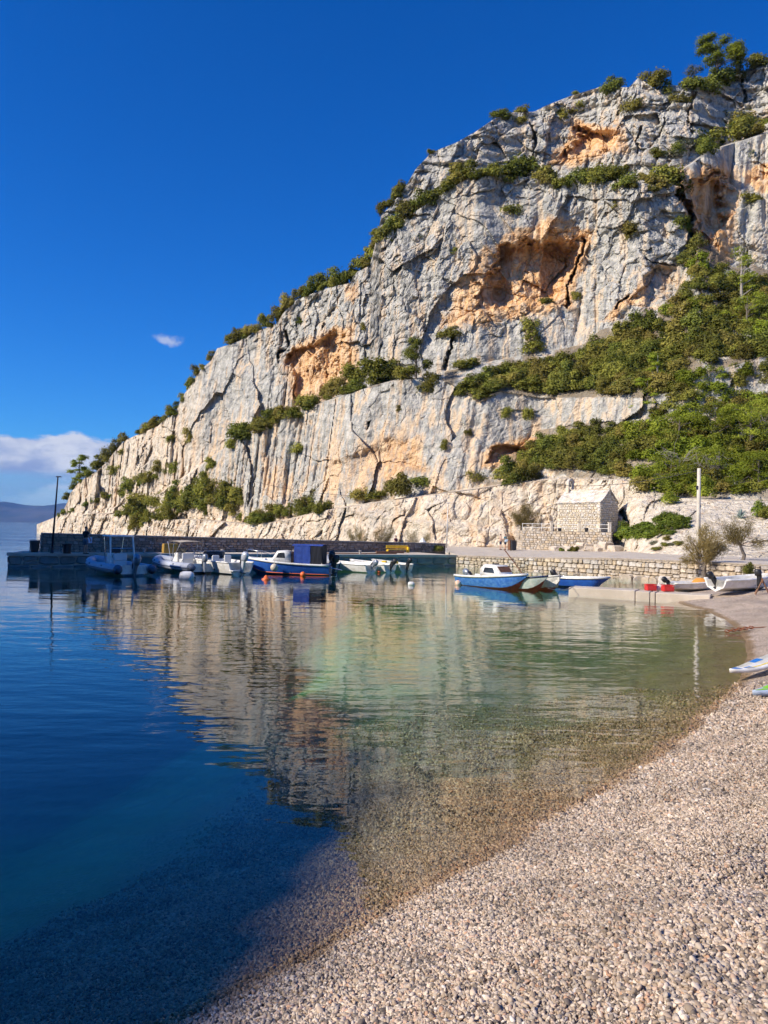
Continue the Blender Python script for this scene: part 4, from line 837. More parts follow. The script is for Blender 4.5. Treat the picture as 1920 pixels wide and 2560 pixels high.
# trees
def limbs(mb, base, tips, r0, rs, bend=.12):
    for t in tips:
        b, t = Vector(base), Vector(t); m1 = b.lerp(t, .4) + Vector(rs.normal(size=3) * bend * (t - b).length); mb.tube([b, m1, b.lerp(t, .75) + Vector(rs.normal(size=3) * bend * .4 * (t - b).length), t], [r0, r0 * .75, r0 * .5, r0 * .2], 5)
def tree(name, base, w, h, m, label, cat, seed, lobes=16, n=5000, size=.012, lo=.35, flat=.6, bark=None, lean=0., shell=.35, lobe_r=.17, spread=1.0, trunk_r=.022):
    rs = np.random.default_rng(seed); root = empty(name, base, rs.random() * .5, label, cat); c, r = [], []
    for i in range(lobes):
        a = rs.random() * 6.283; z = lo + (1 - lo - .08) * ((i + .5) / lobes); q = .42 * spread * math.sqrt(rs.random()) * (1 - ((z - lo) / (1 - lo)) ** 2 * .55); c.append((q * math.cos(a) * w + lean * z * w, q * math.sin(a) * w, z * h)); r.append(lobe_r * w * (.7 + .6 * rs.random()))
    V, Fq = leaf_cloud(c, r, n, size * h, rs, shell, flat); link(bpy.data.objects.new('crown', np_mesh('crown', V, Fq, m, LAST_N)), root)
    mb = MB(); mb.tube([(0, 0, -.1 * h), (lean * .1 * w, 0, .15 * h), (lean * .4 * w, .01 * w, .45 * h), (lean * .8 * w, 0, .86 * h)], [trunk_r * h * 1.4, trunk_r * h, trunk_r * h * .8, trunk_r * h * .25], 7)
    for q in c[::2]: z = min(q[2] * .75, .7 * h); limbs(mb, (lean * w * z / h, 0, z), [q], trunk_r * h * .45, rs)
    mb.build('trunk', bark or M_BARK, root); return root
def tree_px(px, py, wpx, hpx, **k):
    p, d = cliff_at(px, py); s = d / F; return tree(k.pop('name', 'pine_tree'), (p.x, p.y + .3, p.z - .2), wpx * s, hpx * s, **k)
tree_px(196, 1212, 50, 82, m=M_PINE, label='lone pine on the left skyline above the tip', cat='pine', seed=1, lobes=20, n=7000, size=.014, lo=.10, flat=.6, lobe_r=.22)
tree_px(1795, 205, 130, 122, m=M_PINE, label='big bright green pine on the top rim at the right', cat='pine', seed=2, lobes=26, n=12000, size=.015, lo=.28, flat=.6, lobe_r=.15, spread=1.15)
tree_px(1738, 208, 70, 70, m=M_GREY, label='pale grey green pine beside the big one on the rim', cat='pine', seed=3, lobes=12, n=3000, size=.015, lo=.3, bark=M_BARK_P)
tree_px(1852, 200, 60, 78, m=M_GREY, label='thin pale tree right of the big rim pine', cat='tree', seed=13, lobes=10, n=2200, size=.014, lo=.3, bark=M_BARK_P)
for k, (a, lb) in enumerate((((1750,235,110,70), 'dark bush under the big rim pine, left side'), ((1795,222,90,72), 'dark bush at the trunk of the big rim pine'), ((1842,205,60,60), 'dark bush on the rim right of the big pine'), ((1905,172,70,66), 'dark bush on the rim at the right edge'))): shrub('rim_bush', *a, BUSHL[::2], lb)
tree_px(1040, 960, 92, 130, m=M_MAQ, label='dark ragged juniper standing above the pale path', cat='juniper', seed=4, lobes=16, n=5000, size=.014, lo=.2, name='juniper_tree', flat=.8)
tree_px(1856, 775, 90, 180, m=M_PINE, label='tall thin pine with a pale bare trunk on the right slope', cat='pine', seed=5, lobes=13, n=2400, size=.010, lo=.30, flat=.4, bark=M_BARK_P, lobe_r=.2)
tree_px(1645, 1010, 60, 150, m=M_PINE, label='slender bright pine rising through the slope thicket', cat='pine', seed=6, lobes=14, n=2600, size=.011, lo=.35, flat=.5, bark=M_BARK_P, lobe_r=.2)
for k, (x, y, w, h, lb) in enumerate(((1700,1130,150,110,'wide bright pine above the concrete pole'), (1790,1120,150,120,'spreading pine right of the concrete pole, middle slope'), (1880,1130,160,140,'large spreading pine at the right edge of the slope'), (1680,1225,150,90,'low spreading pine just left of the concrete pole'), (1800,1215,180,110,'low broad pine right of the concrete pole'), (1900,1225,130,110,'low pine at the right edge above the agave'), (1620,1040,80,110,'pine at the end of the long rock band'), (1870,830,110,110,'rounded pine on the upper slope at the right edge'))):
    tree_px(x, y, w, h, m=M_PINE, label=lb, cat='pine', seed=30 + k, lobes=20, n=5200, size=.013, lo=.25, flat=.45, spread=1.15)
def dead(px, py, wpx, hpx, label, seed):
    p, d = cliff_at(px, py); s = d / F; rs = np.random.default_rng(seed); mb = MB(); h = hpx * s; w = wpx * s
    for i in range(11):
        a = rs.random() * 6.28; t = (math.cos(a) * w * .5, -abs(math.sin(a)) * w * .3, h * (.4 + .6 * rs.random())); limbs(mb, (0, 0, 0), [t], .05, rs, .2)
        for q in range(3): limbs(mb, Vector(t) * (.4 + .2 * q), [Vector(t) * (.7 + .2 * q) + Vector(rs.normal(size=3) * w * .12)], .022, rs)
    o = mb.build('dead_branches', M_BARK_P, None); o.location = (p.x, p.y - 1.2, p.z); tag(o, label, 'branches')
dead(1690, 1170, 90, 50, 'bare grey branches on the slope above the concrete pole', 1); dead(1905, 1085, 40, 60, 'white dead branches at the right edge of the slope', 2); dead(1760, 1175, 120, 30, 'fallen grey branches under the pines', 3)
# tamarisks by the road: feathery brownish crowns on twisting stems
def tamarisk(base, w, h, label, seed, trunk=True, n=4200, lean=.1):
    rs = np.random.default_rng(seed); root = empty('tamarisk', base, 0, label, 'tree'); mb = MB(); tips = []
    f0 = (lean * w, 0, h * .34)
    if trunk: mb.tube([(0, 0, -.1), (.03 * w, 0, h * .12), (lean * w * .4, .02, h * .24), f0], [.05 * h, .042 * h, .036 * h, .032 * h], 8)
    else: f0 = (0, 0, .05)
    for i in range(16):
        a = rs.random() * 6.28; q = .5 * w * math.sqrt(rs.random()); t = (f0[0] + q * math.cos(a), q * math.sin(a) * .8, h * (.58 + .42 * rs.random() - .25 * (q / (.5 * w)) ** 2)); tips.append(t); limbs(mb, f0, [t], .013 * h, rs, .1)
    c, r = [], []
    for t in tips:
        for k in np.linspace(.55, 1.08, 5): c.append(tuple(Vector(f0).lerp(Vector(t), k) + Vector(rs.normal(size=3) * .035 * w))); r.append(.075 * w)
    c = np.array(c); r = np.array(r); k = rs.integers(0, len(c), n * 2); P = c[k] + rs.normal(size=(n * 2, 3)) * r[k][:, None] * .75      # fine hanging and upright sprays
    d = (c[k] - np.array(f0)); d = d / (np.linalg.norm(d, axis=1)[:, None] + 1e-6) + rs.normal(size=(n * 2, 3)) * .45; d /= np.linalg.norm(d, axis=1)[:, None]
    sd = np.cross(d, rs.normal(size=(n * 2, 3))); sd /= np.linalg.norm(sd, axis=1)[:, None]; ln = (.030 * h * (.5 + rs.random(n * 2)))[:, None]; wd_ = .0038 * h
    V = np.stack([P - d * ln, P - sd * wd_, P + d * ln, P + sd * wd_], 1).reshape(-1, 3); Fq = np.arange(n * 8).reshape(-1, 4)
    link(bpy.data.objects.new('crown', np_mesh('crown', V, Fq, M_TAM)), root); mb.build('trunk', M_BARK, root); return root
b = at(1756, 1452, 46.2); tamarisk((b.x, b.y, .15), 2.7, 3.35, 'tamarisk tree with a thick leaning trunk in front of the quay wall', 1, True, 3600, .06)
b = at(1857, 1393, 51.0); tamarisk((b.x, b.y, 1.4), 3.2, 2.9, 'feathery tamarisk on the road side right of the trunked one', 2, True, 3000, -.05)
b = at(1300, 1345, 88.5); tamarisk((b.x, b.y, 2.2), 4.2, 3.9, 'brownish tamarisk growing left of the chapel terrace', 3, True, 4200, .05)
for i, (px, w, h, lb) in enumerate(((893, 2.4, 2.0, 'leftmost thin tamarisk bush behind the pier wall'), (958, 2.6, 2.2, 'middle thin tamarisk bush behind the pier wall'), (1046, 3.0, 1.8, 'rightmost thin tamarisk bush behind the pier wall'))):
    b = at(px, 1372, 82.0); tamarisk((b.x, b.y, .75), w, h + .6, lb, 5 + i, False, 2200)
b = at(1872, 1440, 42.6); o = bpy.data.objects.new('oleander', BUSHL[0]); o.location = (b.x, b.y, .55); o.scale = (1.0, 1.0, 1.35); tag(link(o), 'green oleander bush growing against the quay wall', 'shrub')
b = at(1850, 1452, 42.2); o = bpy.data.objects.new('oleander', BUSHL[1]); o.location = (b.x, b.y, .2); o.scale = (.9, .9, .75); tag(link(o), 'low dark bush at the foot of the quay wall', 'shrub')
b = at(1094, 1385, 72.3); o = bpy.data.objects.new('hedge', BUSHL[2]); o.location = (b.x, b.y, .85); o.scale = (1.9, 1.2, .95); tag(link(o), 'low green hedge at the landward end of the pier wall', 'shrub')
for i, (px, w, lb) in enumerate(((1404, .55, 'left green agave tuft at the foot of the terrace rocks'), (1424, .4, 'middle green agave tuft at the foot of the terrace rocks'), (1437, .75, 'right green agave tuft at the foot of the terrace rocks'))):
    b = at(px, 1381, 80.0 - i * .5); o = bpy.data.objects.new('agave_tuft', bush_mesh(200 + i, M_MAQ, 260, .16)); o.location = (b.x, b.y, .95); o.scale = (w * 1.5, w * 1.2, w * 1.1); tag(link(o), lb, 'plant')
# agaves: thick pointed leaves in a rosette
M_AGAVE = mat('agave_leaf', (.25, .32, .29), .6, var=.35, scale=2)
def agave(px, py, depth, R, label, seed):
    p = at(px, py, depth); root = empty('agave', p, 0, label, 'agave'); r = random.Random(seed)
    for i in range(30):
        a = r.random() * 6.283; e = math.radians(r.uniform(8, 80)); L = R * r.uniform(.75, 1.05); sag = .35 * (1 - e / 1.4) * L; rings = []
        for k in range(6):
            t = k / 5; w = .075 * R * (1.25 - .25 * t) * math.sin(math.pi * (.32 + .68 * t)) ** .8 + .003; x = L * t * math.cos(e); z = L * t * math.sin(e) - sag * t * t
            rings.append([(x, -w, z + w * .35), (x, 0, z), (x, w, z + w * .35), (x, 0, z - w * .35)])
        MB().loft(rings, True, True, Matrix.Rotation(a, 4, 'Z')).build('leaf', M_AGAVE, root, True)
q, dq = cliff_at(1852, 1292); agave(1852, 1296, dq - .4, 1.05, 'large grey green agave rosette on the rocks at the right', 1)
q, dq = cliff_at(1890, 1290); agave(1893, 1291, dq - .4, .6, 'smaller agave rosette right of the large one', 2)
# ------------------------------------------------------------------ boats
M_GEL = mat('white_gelcoat', (.82, .81, .78), .3, col2=(.66, .64, .58), scale=3.5, coat=.2)
M_CREAM = mat('old_white_paint', (.70, .68, .63), .45, col2=(.55, .53, .48), scale=5)
M_BLUE = mat('blue_paint', (.025, .10, .42), .35, col2=(.035, .14, .50), scale=3, coat=.2)
M_BLUE_OLD = mat('weathered_blue_paint', (.03, .14, .48), .45, col2=(.10, .26, .58), scale=7)
M_NAVY = mat('navy_paint', (.015, .03, .10), .35, var=.2)
M_ANTI = mat('red_antifouling', (.36, .07, .035), .7, col2=(.22, .05, .035), scale=6)
M_RED = mat('red_plastic', (.62, .035, .03), .45, var=.15)
M_TUBE = mat('inflatable_grey', (.44, .47, .54), .55, var=.1, scale=3)
M_TUBED = mat('inflatable_dark', (.10, .12, .17), .6)
M_CHROME = mat('stainless', (.62, .62, .63), .25, .9)
M_COWL = mat('silver_cowl', (.30, .33, .38), .35, .4, var=.15)
M_BLACK = mat('black_plastic', (.018, .018, .02), .45)
M_RUB = mat('black_rubber', (.02, .02, .022), .7)
M_GLASS = mat('tinted_window', (.035, .04, .05), .08, spec=.8)
M_CANV = mat('blue_canvas', (.020, .065, .33), .8, var=.25, scale=4, bump=.01, bscale=6)
M_CANVN = mat('navy_canvas', (.010, .012, .022), .85, bump=.01, bscale=6)
M_BEIGE = mat('beige_canvas', (.52, .44, .33), .85, var=.15)
M_WOODB = mat('varnished_wood', (.22, .10, .045), .5, var=.4, scale=8)
M_OR = mat('orange_plastic', (.85, .17, .04), .45, var=.15)
M_YEL = mat('yellow_paint', (.80, .52, .03), .5, var=.15)
M_SEAT = mat('seat_vinyl', (.62, .62, .60), .6)
M_GREENP = mat('faded_green_paint', (.42, .50, .45), .6, col2=(.60, .62, .56), scale=5)
M_ROPE = mat('rope', (.45, .40, .32), .9)

def hull(L, B, fs, fb, draft, n=15, rake=.30, stern=.86, full=2.4):
    """stations from stern (x=-L/2) to bow; returns list of (keel, chine, mid, gunwale) half sections"""
    S = []
    for i in range(n):
        t = i / (n - 1); hb = B / 2 * (stern + (1 - stern) * math.sin(math.pi * min(t, .5)))
        if t > .45: hb = B / 2 * max(.012, 1 - ((t - .45) / .55) ** full)
        sh = fs + (fb - fs) * t ** 2; kz = -draft + (draft + fb * .55) * max(0, (t - .72) / .28) ** 2.2
        x = -L / 2 + t * L; xk = x - rake * max(0, (t - .55) / .45) ** 1.5 * (1 - .0)
        ch = kz + (sh - kz) * .36
        S.append([(xk, 0, kz), (xk * .7 + x * .3, hb * .74, ch), (x * .9 + xk * .1, hb * .93, ch + (sh - ch) * .55), (x, hb, sh)])
    return S
def mir(p): return (p[0], -p[1], p[2])
def hull_parts(root, L, B, fs, fb, draft, m_side, m_bot, m_rail, m_in, deck_from=None, rake=.3, wl_stripe=None, rail_r=.045, sole=.12, full=2.4):
    S = hull(L, B, fs, fb, draft, rake=rake, full=full); n = len(S)
    bot = MB(); bot.loft([[mir(s[1]), s[0], s[1]] for s in S], False, False); bot.add([S[0][0], S[0][1], mir(S[0][1])], [(0, 2, 1)]); bot.build('hull_bottom', m_bot, root, True)
    for sg in (1, -1):
        side = MB(); f = (lambda p: p) if sg == 1 else mir
        side.loft([[f(s[1]), f(s[2]), f(s[3])] for s in S], False, False).build('hull_side', m_side, root, True)
        MB().tube([f((s[3][0], s[3][1], s[3][2] + .01)) for s in S], rail_r, 6).build('gunwale', m_rail, root, True)
    tr = MB(); a = S[0]; tr.add([mir(a[3]), mir(a[2]), mir(a[1]), a[1], a[2], a[3]], [(0, 1, 2, 3, 4, 5)]).build('transom', m_side, root)
    k = n if deck_from is None else max(2, int(deck_from * (n - 1)) + 1)
    inn = MB(); rows = []
    for s in S[:k]:
        g = s[3]; w = max(g[1] - .09, .005); fl = min(max(sole, s[0][2] + .1), g[2] - .02); rows.append([(g[0], -g[1], g[2]), (g[0], -w, g[2] - .005), (g[0], -w * .8, fl), (g[0], w * .8, fl), (g[0], w, g[2] - .005), (g[0], g[1], g[2])])
    inn.loft(rows, False, False); inn.add(rows[0], [(0, 1, 2, 3, 4, 5)]); inn.build('cockpit', m_in, root, False)
    if deck_from is not None:
        dk = MB(); dk.loft([[(s[3][0], -s[3][1], s[3][2]), (s[3][0], 0, s[3][2] + .07 * min(1, s[3][1] / .3)), (s[3][0], s[3][1], s[3][2])] for s in S[k - 1:]], False, False)
        g = S[k - 1][3]; w = g[1]; dk.add([(g[0], -w, g[2]), (g[0], 0, g[2] + .07), (g[0], w, g[2]), (g[0], w * .8, sole), (g[0], -w * .8, sole)], [(0, 1, 2, 3, 4)]); dk.build('foredeck', m_in, root, False)
    if wl_stripe:
        for sg in (1, -1):
            pts = [(s[1][0], (s[1][1] + .012) * sg, s[1][2] + .02) for s in S]; MB().tube(pts, .03, 5).build('waterline_stripe', wl_stripe, root, True)
    return S
def outboard(parent, x, y, z, s, m_cowl, tilt=0.0, yaw=0.0):
    """motor on the transom: clamp, cowl, leg, plate, gearcase and propeller; x points to the bow"""
    M = Matrix.Translation((x, y, z)) @ Matrix.Rotation(yaw, 4, 'Z') @ Matrix.Rotation(tilt, 4, 'Y') @ Matrix.Diagonal((s, s, s, 1))
    p = empty('outboard_motor'); p.parent = parent; r = []
    for zz, lx, ly, ox in ((.10, .16, .11, -.20), (.16, .24, .165, -.20), (.36, .27, .185, -.22), (.52, .26, .18, -.23), (.62, .19, .14, -.24), (.65, .09, .07, -.24)):
        r.append([(ox + lx * math.cos(a) * (1.05 if math.cos(a) < 0 else .9), ly * math.sin(a), zz) for a in [2 * math.pi * k / 14 for k in range(14)]])
    MB().loft(r, True, True, M).build('cowl', m_cowl, p, True)
    MB().box((-.19, 0, -.28), (.22, .13, .8), M, 1.25, .03).build('leg', M_BLACK if m_cowl is M_BLACK else m_cowl, p)
    MB().box((-.26, 0, -.60), (.42, .20, .025), M).build('cavitation_plate', M_BLACK, p)
    MB().tube([(-.02, 0, -.78), (-.10, 0, -.78), (-.30, 0, -.78), (-.42, 0, -.78)], [.02, .06, .06, .03], 8, M).add([(-.1, .01, -.8), (-.3, .01, -.8), (-.3, 0, -1.0), (-.22, 0, -1.0), (-.1, -.01, -.8), (-.3, -.01, -.8)], [(0, 1, 2, 3), (4, 3, 2, 5)], M).build('gearcase', m_cowl, p)
    pr = MB()
    for k in range(3): pr.box((0, 0, .09), (.02, .10, .15), M @ Matrix.Translation((-.42, 0, -.78)) @ Matrix.Rotation(k * 2.094, 4, 'X') @ Matrix.Rotation(.5, 4, 'Z'), .7)
    pr.build('propeller', M_CHROME, p)
    MB().box((-.01, 0, .0), (.09, .2, .34), M).build('clamp_bracket', M_BLACK, p); return p
def boat(name, label, pos, head, group=None, z=0.0):
    return empty(name, (pos[0], pos[1], z), math.atan2(head[1], head[0]), label, 'boat', group)
def rib(label, pos, head, L, B, cowl, top):
    root = boat('inflatable_boat', label, pos, head); R = .27; pts, rad = [], []
    side = [(-L / 2 - .35, B / 2 - R), (-L / 2, B / 2 - R), (-L * .2, B / 2 - R), (L * .12, B / 2 - R - .02), (L * .28, B / 2 - R - .16), (L * .40, B * .22), (L * .47, B * .08)]
    path = [(x, y, .38 + .28 * max(0, (x + L * .1) / (L * .6)) ** 2) for x, y in side]; path = path + [(L * .485, 0, path[-1][2] + .03)] + [mir(p) for p in reversed(path)]
    rad = [.10] + [R] * 5 + [R * .92] * 3 + [R] * 5 + [.10]; rad = [R if 0 < i < len(path) - 1 else .12 for i in range(len(path))]
    tb = MB().tube(path, rad, 12).build('tube', M_TUBE, root, True)
    for sg in (1, -1):
        MB().tube([(p[0], (p[1] + R * .98 if sg > 0 else -p[1] - R * .98), p[2] - .02) for p in path[1:6]], .035, 5).build('rubbing_strake', M_TUBED, tb)
        MB().tube([(path[0][0] - .05, sg * path[0][1], path[0][2]), (path[0][0] + .32, sg * path[0][1], path[0][2])], [.13, R + .008], 12).build('tube_end', M_TUBED, tb, True)
        for p in path[2:6]: MB().box((p[0], sg * (abs(p[1]) + R * .82), p[2] + R * .5), (.22, .05, .10), None, .8, .012).build('handle_patch', M_TUBED, tb)
    S = hull(L * .94, B * .72, .34, .62, .25); b = MB(); b.loft([[mir(s[2]), mir(s[1]), s[0], s[1], s[2]] for s in S], False, False).build('hull', M_GEL, root, True)
    MB().box((-L * .03, 0, .26), (L * .86, B * .52, .06)).build('deck', M_GEL, root); MB().box((-L * .47, 0, .36), (.08, B * .62, .5)).build('transom', M_GEL, root)
    c = MB().box((.15, 0, .72), (.62, .72, .9), None, .82, .05).build('console', M_GEL, root); MB().box((.36, 0, 1.3), (.03, .66, .34), Matrix.Rotation(-.3, 4, 'Y')).build('windscreen', M_GLASS, c)
    MB().tube([(-.22 + 0 * math.cos(a), .18 * math.cos(a), 1.0 + .18 * math.sin(a)) for a in [k * math.pi / 6 for k in range(13)]], .015, 5).build('steering_wheel', M_BLACK, c)
    s = MB().box((-.75, 0, .55), (.5, .8, .52), None, 1, .05).build('seat', M_SEAT, root); MB().box((-.98, 0, .98), (.12, .8, .42), None, 1, .04).build('backrest', M_SEAT, s)
    MB().box((L * .28, 0, .42), (.9, B * .42, .25), None, .9, .06).build('bow_cushion', M_SEAT if top == 'bimini' else M_TUBE, root)
    if top == 'hard':
        t = MB().box((-.55, 0, 2.22), (1.55, 1.45, .09), None, .94, .03).build('hard_top', M_GEL, root)
        for sg in (1, -1):
            MB().tube([(.25, sg * .42, .5), (.15, sg * .6, 2.18)], .03, 6).build('top_post', M_CHROME, t); MB().tube([(-1.45, sg * .72, .55), (-1.15, sg * .66, 2.2)], .055, 8).build('top_post', M_GEL, t)
        MB().tube([(-1.25, -.66, 1.5), (-1.25, .66, 1.5)], .025, 6).build('cross_bar', M_CHROME, t); MB().tube([(-.9, .3, 2.25), (-.98, .3, 3.0)], .012, 5).build('antenna', M_GEL, t)
    else:
        rows = [[(x, y, 1.98 - .05 * (x + .5) ** 2 - .10 * y * y) for y in (-.78, -.4, 0, .4, .78)] for x in (-1.5, -.9, -.3, .3)]
        t = MB().loft(rows, False, False).loft([[(a, b_, c_ - .03) for a, b_, c_ in r] for r in rows], False, False).build('bimini_top', M_BEIGE, root, True)
        for sg in (1, -1):
            MB().tube([(-.5, sg * .9, .6), (.3, sg * .78, 1.9)], .018, 6).build('bimini_bow', M_CHROME, t); MB().tube([(-.5, sg * .9, .6), (-1.5, sg * .78, 1.88)], .018, 6).build('bimini_bow', M_CHROME, t); MB().tube([(-.5, sg * .9, .6), (-.6, sg * .78, 1.94)], .018, 6).build('bimini_bow', M_CHROME, t)
    outboard(root, -L * .47 - .06, 0, .62, 1.15 if top == 'hard' else .9, cowl, -.35 if top == 'hard' else 0.05)
    return root
p = G(335, 1440); q = Vector((-.62, .78, 0)); rib('grey inflatable boat with white hard top and silver outboard, farthest left', (p.x + q.x * 3.3, p.y + q.y * 3.3), q, 6.8, 2.5, M_COWL, 'hard')
p = G(508, 1434); q = Vector((-.66, .75, 0)); rib('grey inflatable boat with a beige bimini sunshade', (p.x + q.x * 3.0, p.y + q.y * 3.0), q, 6.2, 2.35, M_COWL, 'bimini')
def rail(root, pts, r, posts, m=M_CHROME):
    o = MB().tube(pts, r, 6).build('bow_rail', m, root, True)
    for a, b in posts: MB().tube([a, b], r, 5).build('rail_stanchion', m, o)
# white sports boat with curved windscreen
p = G(600, 1436); q = Vector((-.72, .69, 0)); root = boat('speedboat', 'white open speedboat with a curved windscreen and silver outboard', (p.x + q.x * 2.6, p.y + q.y * 2.6), q)
S = hull_parts(root, 5.4, 2.15, .72, .95, .3, M_GEL, M_GEL, M_GEL, M_GEL, .52)
ws = [[(.15 + .75 * math.cos(a) * k, .86 * math.sin(a) * k2, z) for a in [-1.45 + i * .29 for i in range(11)]] for k, k2, z in ((1.0, 1.0, .86), (.62, .9, 1.32))]
w = MB().loft(ws, False, False).build('windscreen', M_GLASS, root, True); MB().tube(ws[1], .018, 5).build('windscreen_frame', M_CHROME, w, True)
for sg in (1, -1): s = MB().box((-.35, sg * .45, .5), (.5, .5, .4), None, 1, .06).build('seat', M_SEAT, root); MB().box((-.6, sg * .45, .86), (.12, .5, .5), None, 1, .05).build('backrest', M_SEAT, s)
MB().box((-1.9, 0, .5), (.6, 1.6, .4), None, 1, .06).build('stern_bench', M_SEAT, root); MB().box((-2.85, .6, .25), (.4, .5, .05)).build('swim_platform', M_GEL, root)
rail(root, [(.9, -.8, 1.08), (1.7, -.55, 1.2), (2.4, -.1, 1.27), (2.4, .1, 1.27), (1.7, .55, 1.2), (.9, .8, 1.08)], .016, [((1.7, -.6, .85), (1.7, -.55, 1.2)), ((1.7, .6, .85), (1.7, .55, 1.2)), ((.95, .85, .8), (.95, .8, 1.08))])
outboard(root, -2.72, 0, .8, 1.05, mat('pale_silver_cowl', (.55, .57, .60), .35, .3), -.25)
# blue cabin boat with canvas tent
A, Bp = G(640, 1434), G(790, 1438); q = (A - Bp).normalized(); c = (A + Bp) / 2
root = boat('cabin_boat', 'blue and white cabin boat with a blue canvas cockpit tent', (c.x, c.y + .5), q)
S = hull_parts(root, 5.6, 2.1, .62, 1.0, .28, M_BLUE, M_BLUE, M_GEL, M_GEL, .45, wl_stripe=M_OR, rail_r=.075)
cab = MB(); prof = [(-.35, .62, 1.42), (.1, .62, 1.50), (.55, .58, 1.46), (.85, .54, 1.0), (2.0, .28, .98)]
cab.loft([[(x, -w, .78), (x, -w, z - .1), (x, -w * .8, z), (x, w * .8, z), (x, w, z - .1), (x, w, .78)] for x, w, z in prof]).build('cabin', M_GEL, root, True)
for sg in (1, -1):
    MB().add([(.0, sg * .632, 1.02), (.58, sg * .60, 1.04), (.46, sg * .592, 1.34), (.06, sg * .628, 1.36)], [(0, 1, 2, 3)] if sg < 0 else [(3, 2, 1, 0)]).build('side_window', M_GLASS, root)
    MB().lathe([(.09, 0), (.09, .02), (.07, .02), (.01, .015)], (0, 0, 0), 12, Matrix.Translation((1.25, sg * .47, .89)) @ Matrix.Rotation(-sg * 1.35, 4, 'X')).build('porthole', M_CHROME, root)
MB().add([(.80, -.42, 1.10), (.80, .42, 1.10), (.60, .42, 1.43), (.60, -.42, 1.43)], [(0, 1, 2, 3)]).build('front_window', M_GLASS, root)
MB().box((-.38, 0, 1.02), (.05, 1.1, .76)).build('bulkhead', M_WOODB, root)
tent = empty('canvas_tent'); tent.parent = root
for sg in (1, -1):
    for (x0, x1, mm) in ((-1.62, -.62, M_CANV), (-2.35, -1.66, M_CANVN)):
        rows = [[(x0 + (x1 - x0) * i / 8, sg * (.93 - .05 * (z > 1.6) + .02 * math.sin(i * 2.1 + z * 3)), z) for i in range(9)] for z in (.68, 1.0, 1.4, 1.82)]; MB().loft(rows, False, False).build('canvas_side', mm, tent, True)
MB().loft([[(x, -.9, 1.82), (x, -.4, 1.90), (x, .4, 1.90), (x, .9, 1.82)] for x in (-2.38, -1.6, -.6, -.45)], False, False).build('canvas_roof', M_CANV, tent, True)
MB().loft([[(-2.37, y, z) for z in (.68, 1.2, 1.82)] for y in (-.9, -.4, .1, .5, .9)], False, False).build('canvas_end', M_CANVN, tent, True)
rail(root, [(.9, -.62, 1.22), (1.8, -.5, 1.42), (2.6, -.08, 1.5), (2.6, .08, 1.5), (1.8, .5, 1.42), (.9, .62, 1.22)], .016, [((1.8, -.55, .9), (1.8, -.5, 1.42)), ((1.8, .55, .9), (1.8, .5, 1.42)), ((2.55, 0, 1.0), (2.6, 0, 1.5))])
outboard(root, -2.85, 0, .72, .9, M_BLACK, -.1); MB().tube([(-2.7, .4, .5), (-3.6, .55, .35)], .03, 5).build('boarding_pole', M_CHROME, root)
# navy and white boat behind, stern to us
p = G(822, 1434); q = Vector((-.25, .97, 0)); root = boat('motorboat', 'white motorboat with navy blue transom and a black outboard', (p.x + q.x * 2.3, p.y + q.y * 2.3), q)
hull_parts(root, 4.7, 1.75, .66, .92, .25, M_NAVY, M_NAVY, M_GEL, M_GEL, .5, rail_r=.07); outboard(root, -2.42, -.1, .78, 1.15, M_BLACK, -.15)
MB().box((.1, 0, .86), (.5, .9, .5), None, .8, .06).build('console', M_GEL, root); rail(root, [(.6, -.6, 1.05), (1.9, -.2, 1.3), (1.9, .2, 1.3), (.6, .6, 1.05)], .016, [((1.3, -.45, .85), (1.3, -.4, 1.18)), ((1.3, .45, .85), (1.3, .4, 1.18))])
# three small open boats in a row
for i, (px, py, L, hd, mm, cw, lb) in enumerate(((928, 1432, 4.3, (-.80, .60), M_GEL, M_COWL, 'white open dinghy with grey outboard, nearest the navy motorboat'), (976, 1431, 3.9, (-.74, .67), M_GEL, M_BLACK, 'white open dinghy in the middle of the row of three'), (1016, 1430, 3.7, (-.66, .75), M_CREAM, M_BLACK, 'cream dinghy full of yellow gear at the end of the row'))):
    p = G(px, py); q = Vector((hd[0], hd[1], 0)).normalized(); root = boat('dinghy', lb, (p.x + q.x * L / 2, p.y + q.y * L / 2), q, 'small open boats moored in a row')
    hull_parts(root, L, 1.55, .52, .72, .2, mm, mm, M_GEL if i < 2 else M_CREAM, M_CREAM, None, sole=.15)
    for x in (-.9, .2): MB().box((x, 0, .44), (.26, 1.2, .05)).build('thwart', M_CREAM, root)
    outboard(root, -L / 2 - .05, 0, .62, .72, cw, -.75 + .2 * i)
    if i == 2:
        for k in range(3): MB().box((-.5 + .4 * k, .1 * k - .1, .55), (.4, .5, .3), Matrix.Rotation(.3 * k, 4, 'Z'), .9, .05).build('gear_bag', M_YEL if k != 1 else M_GREENP, root)
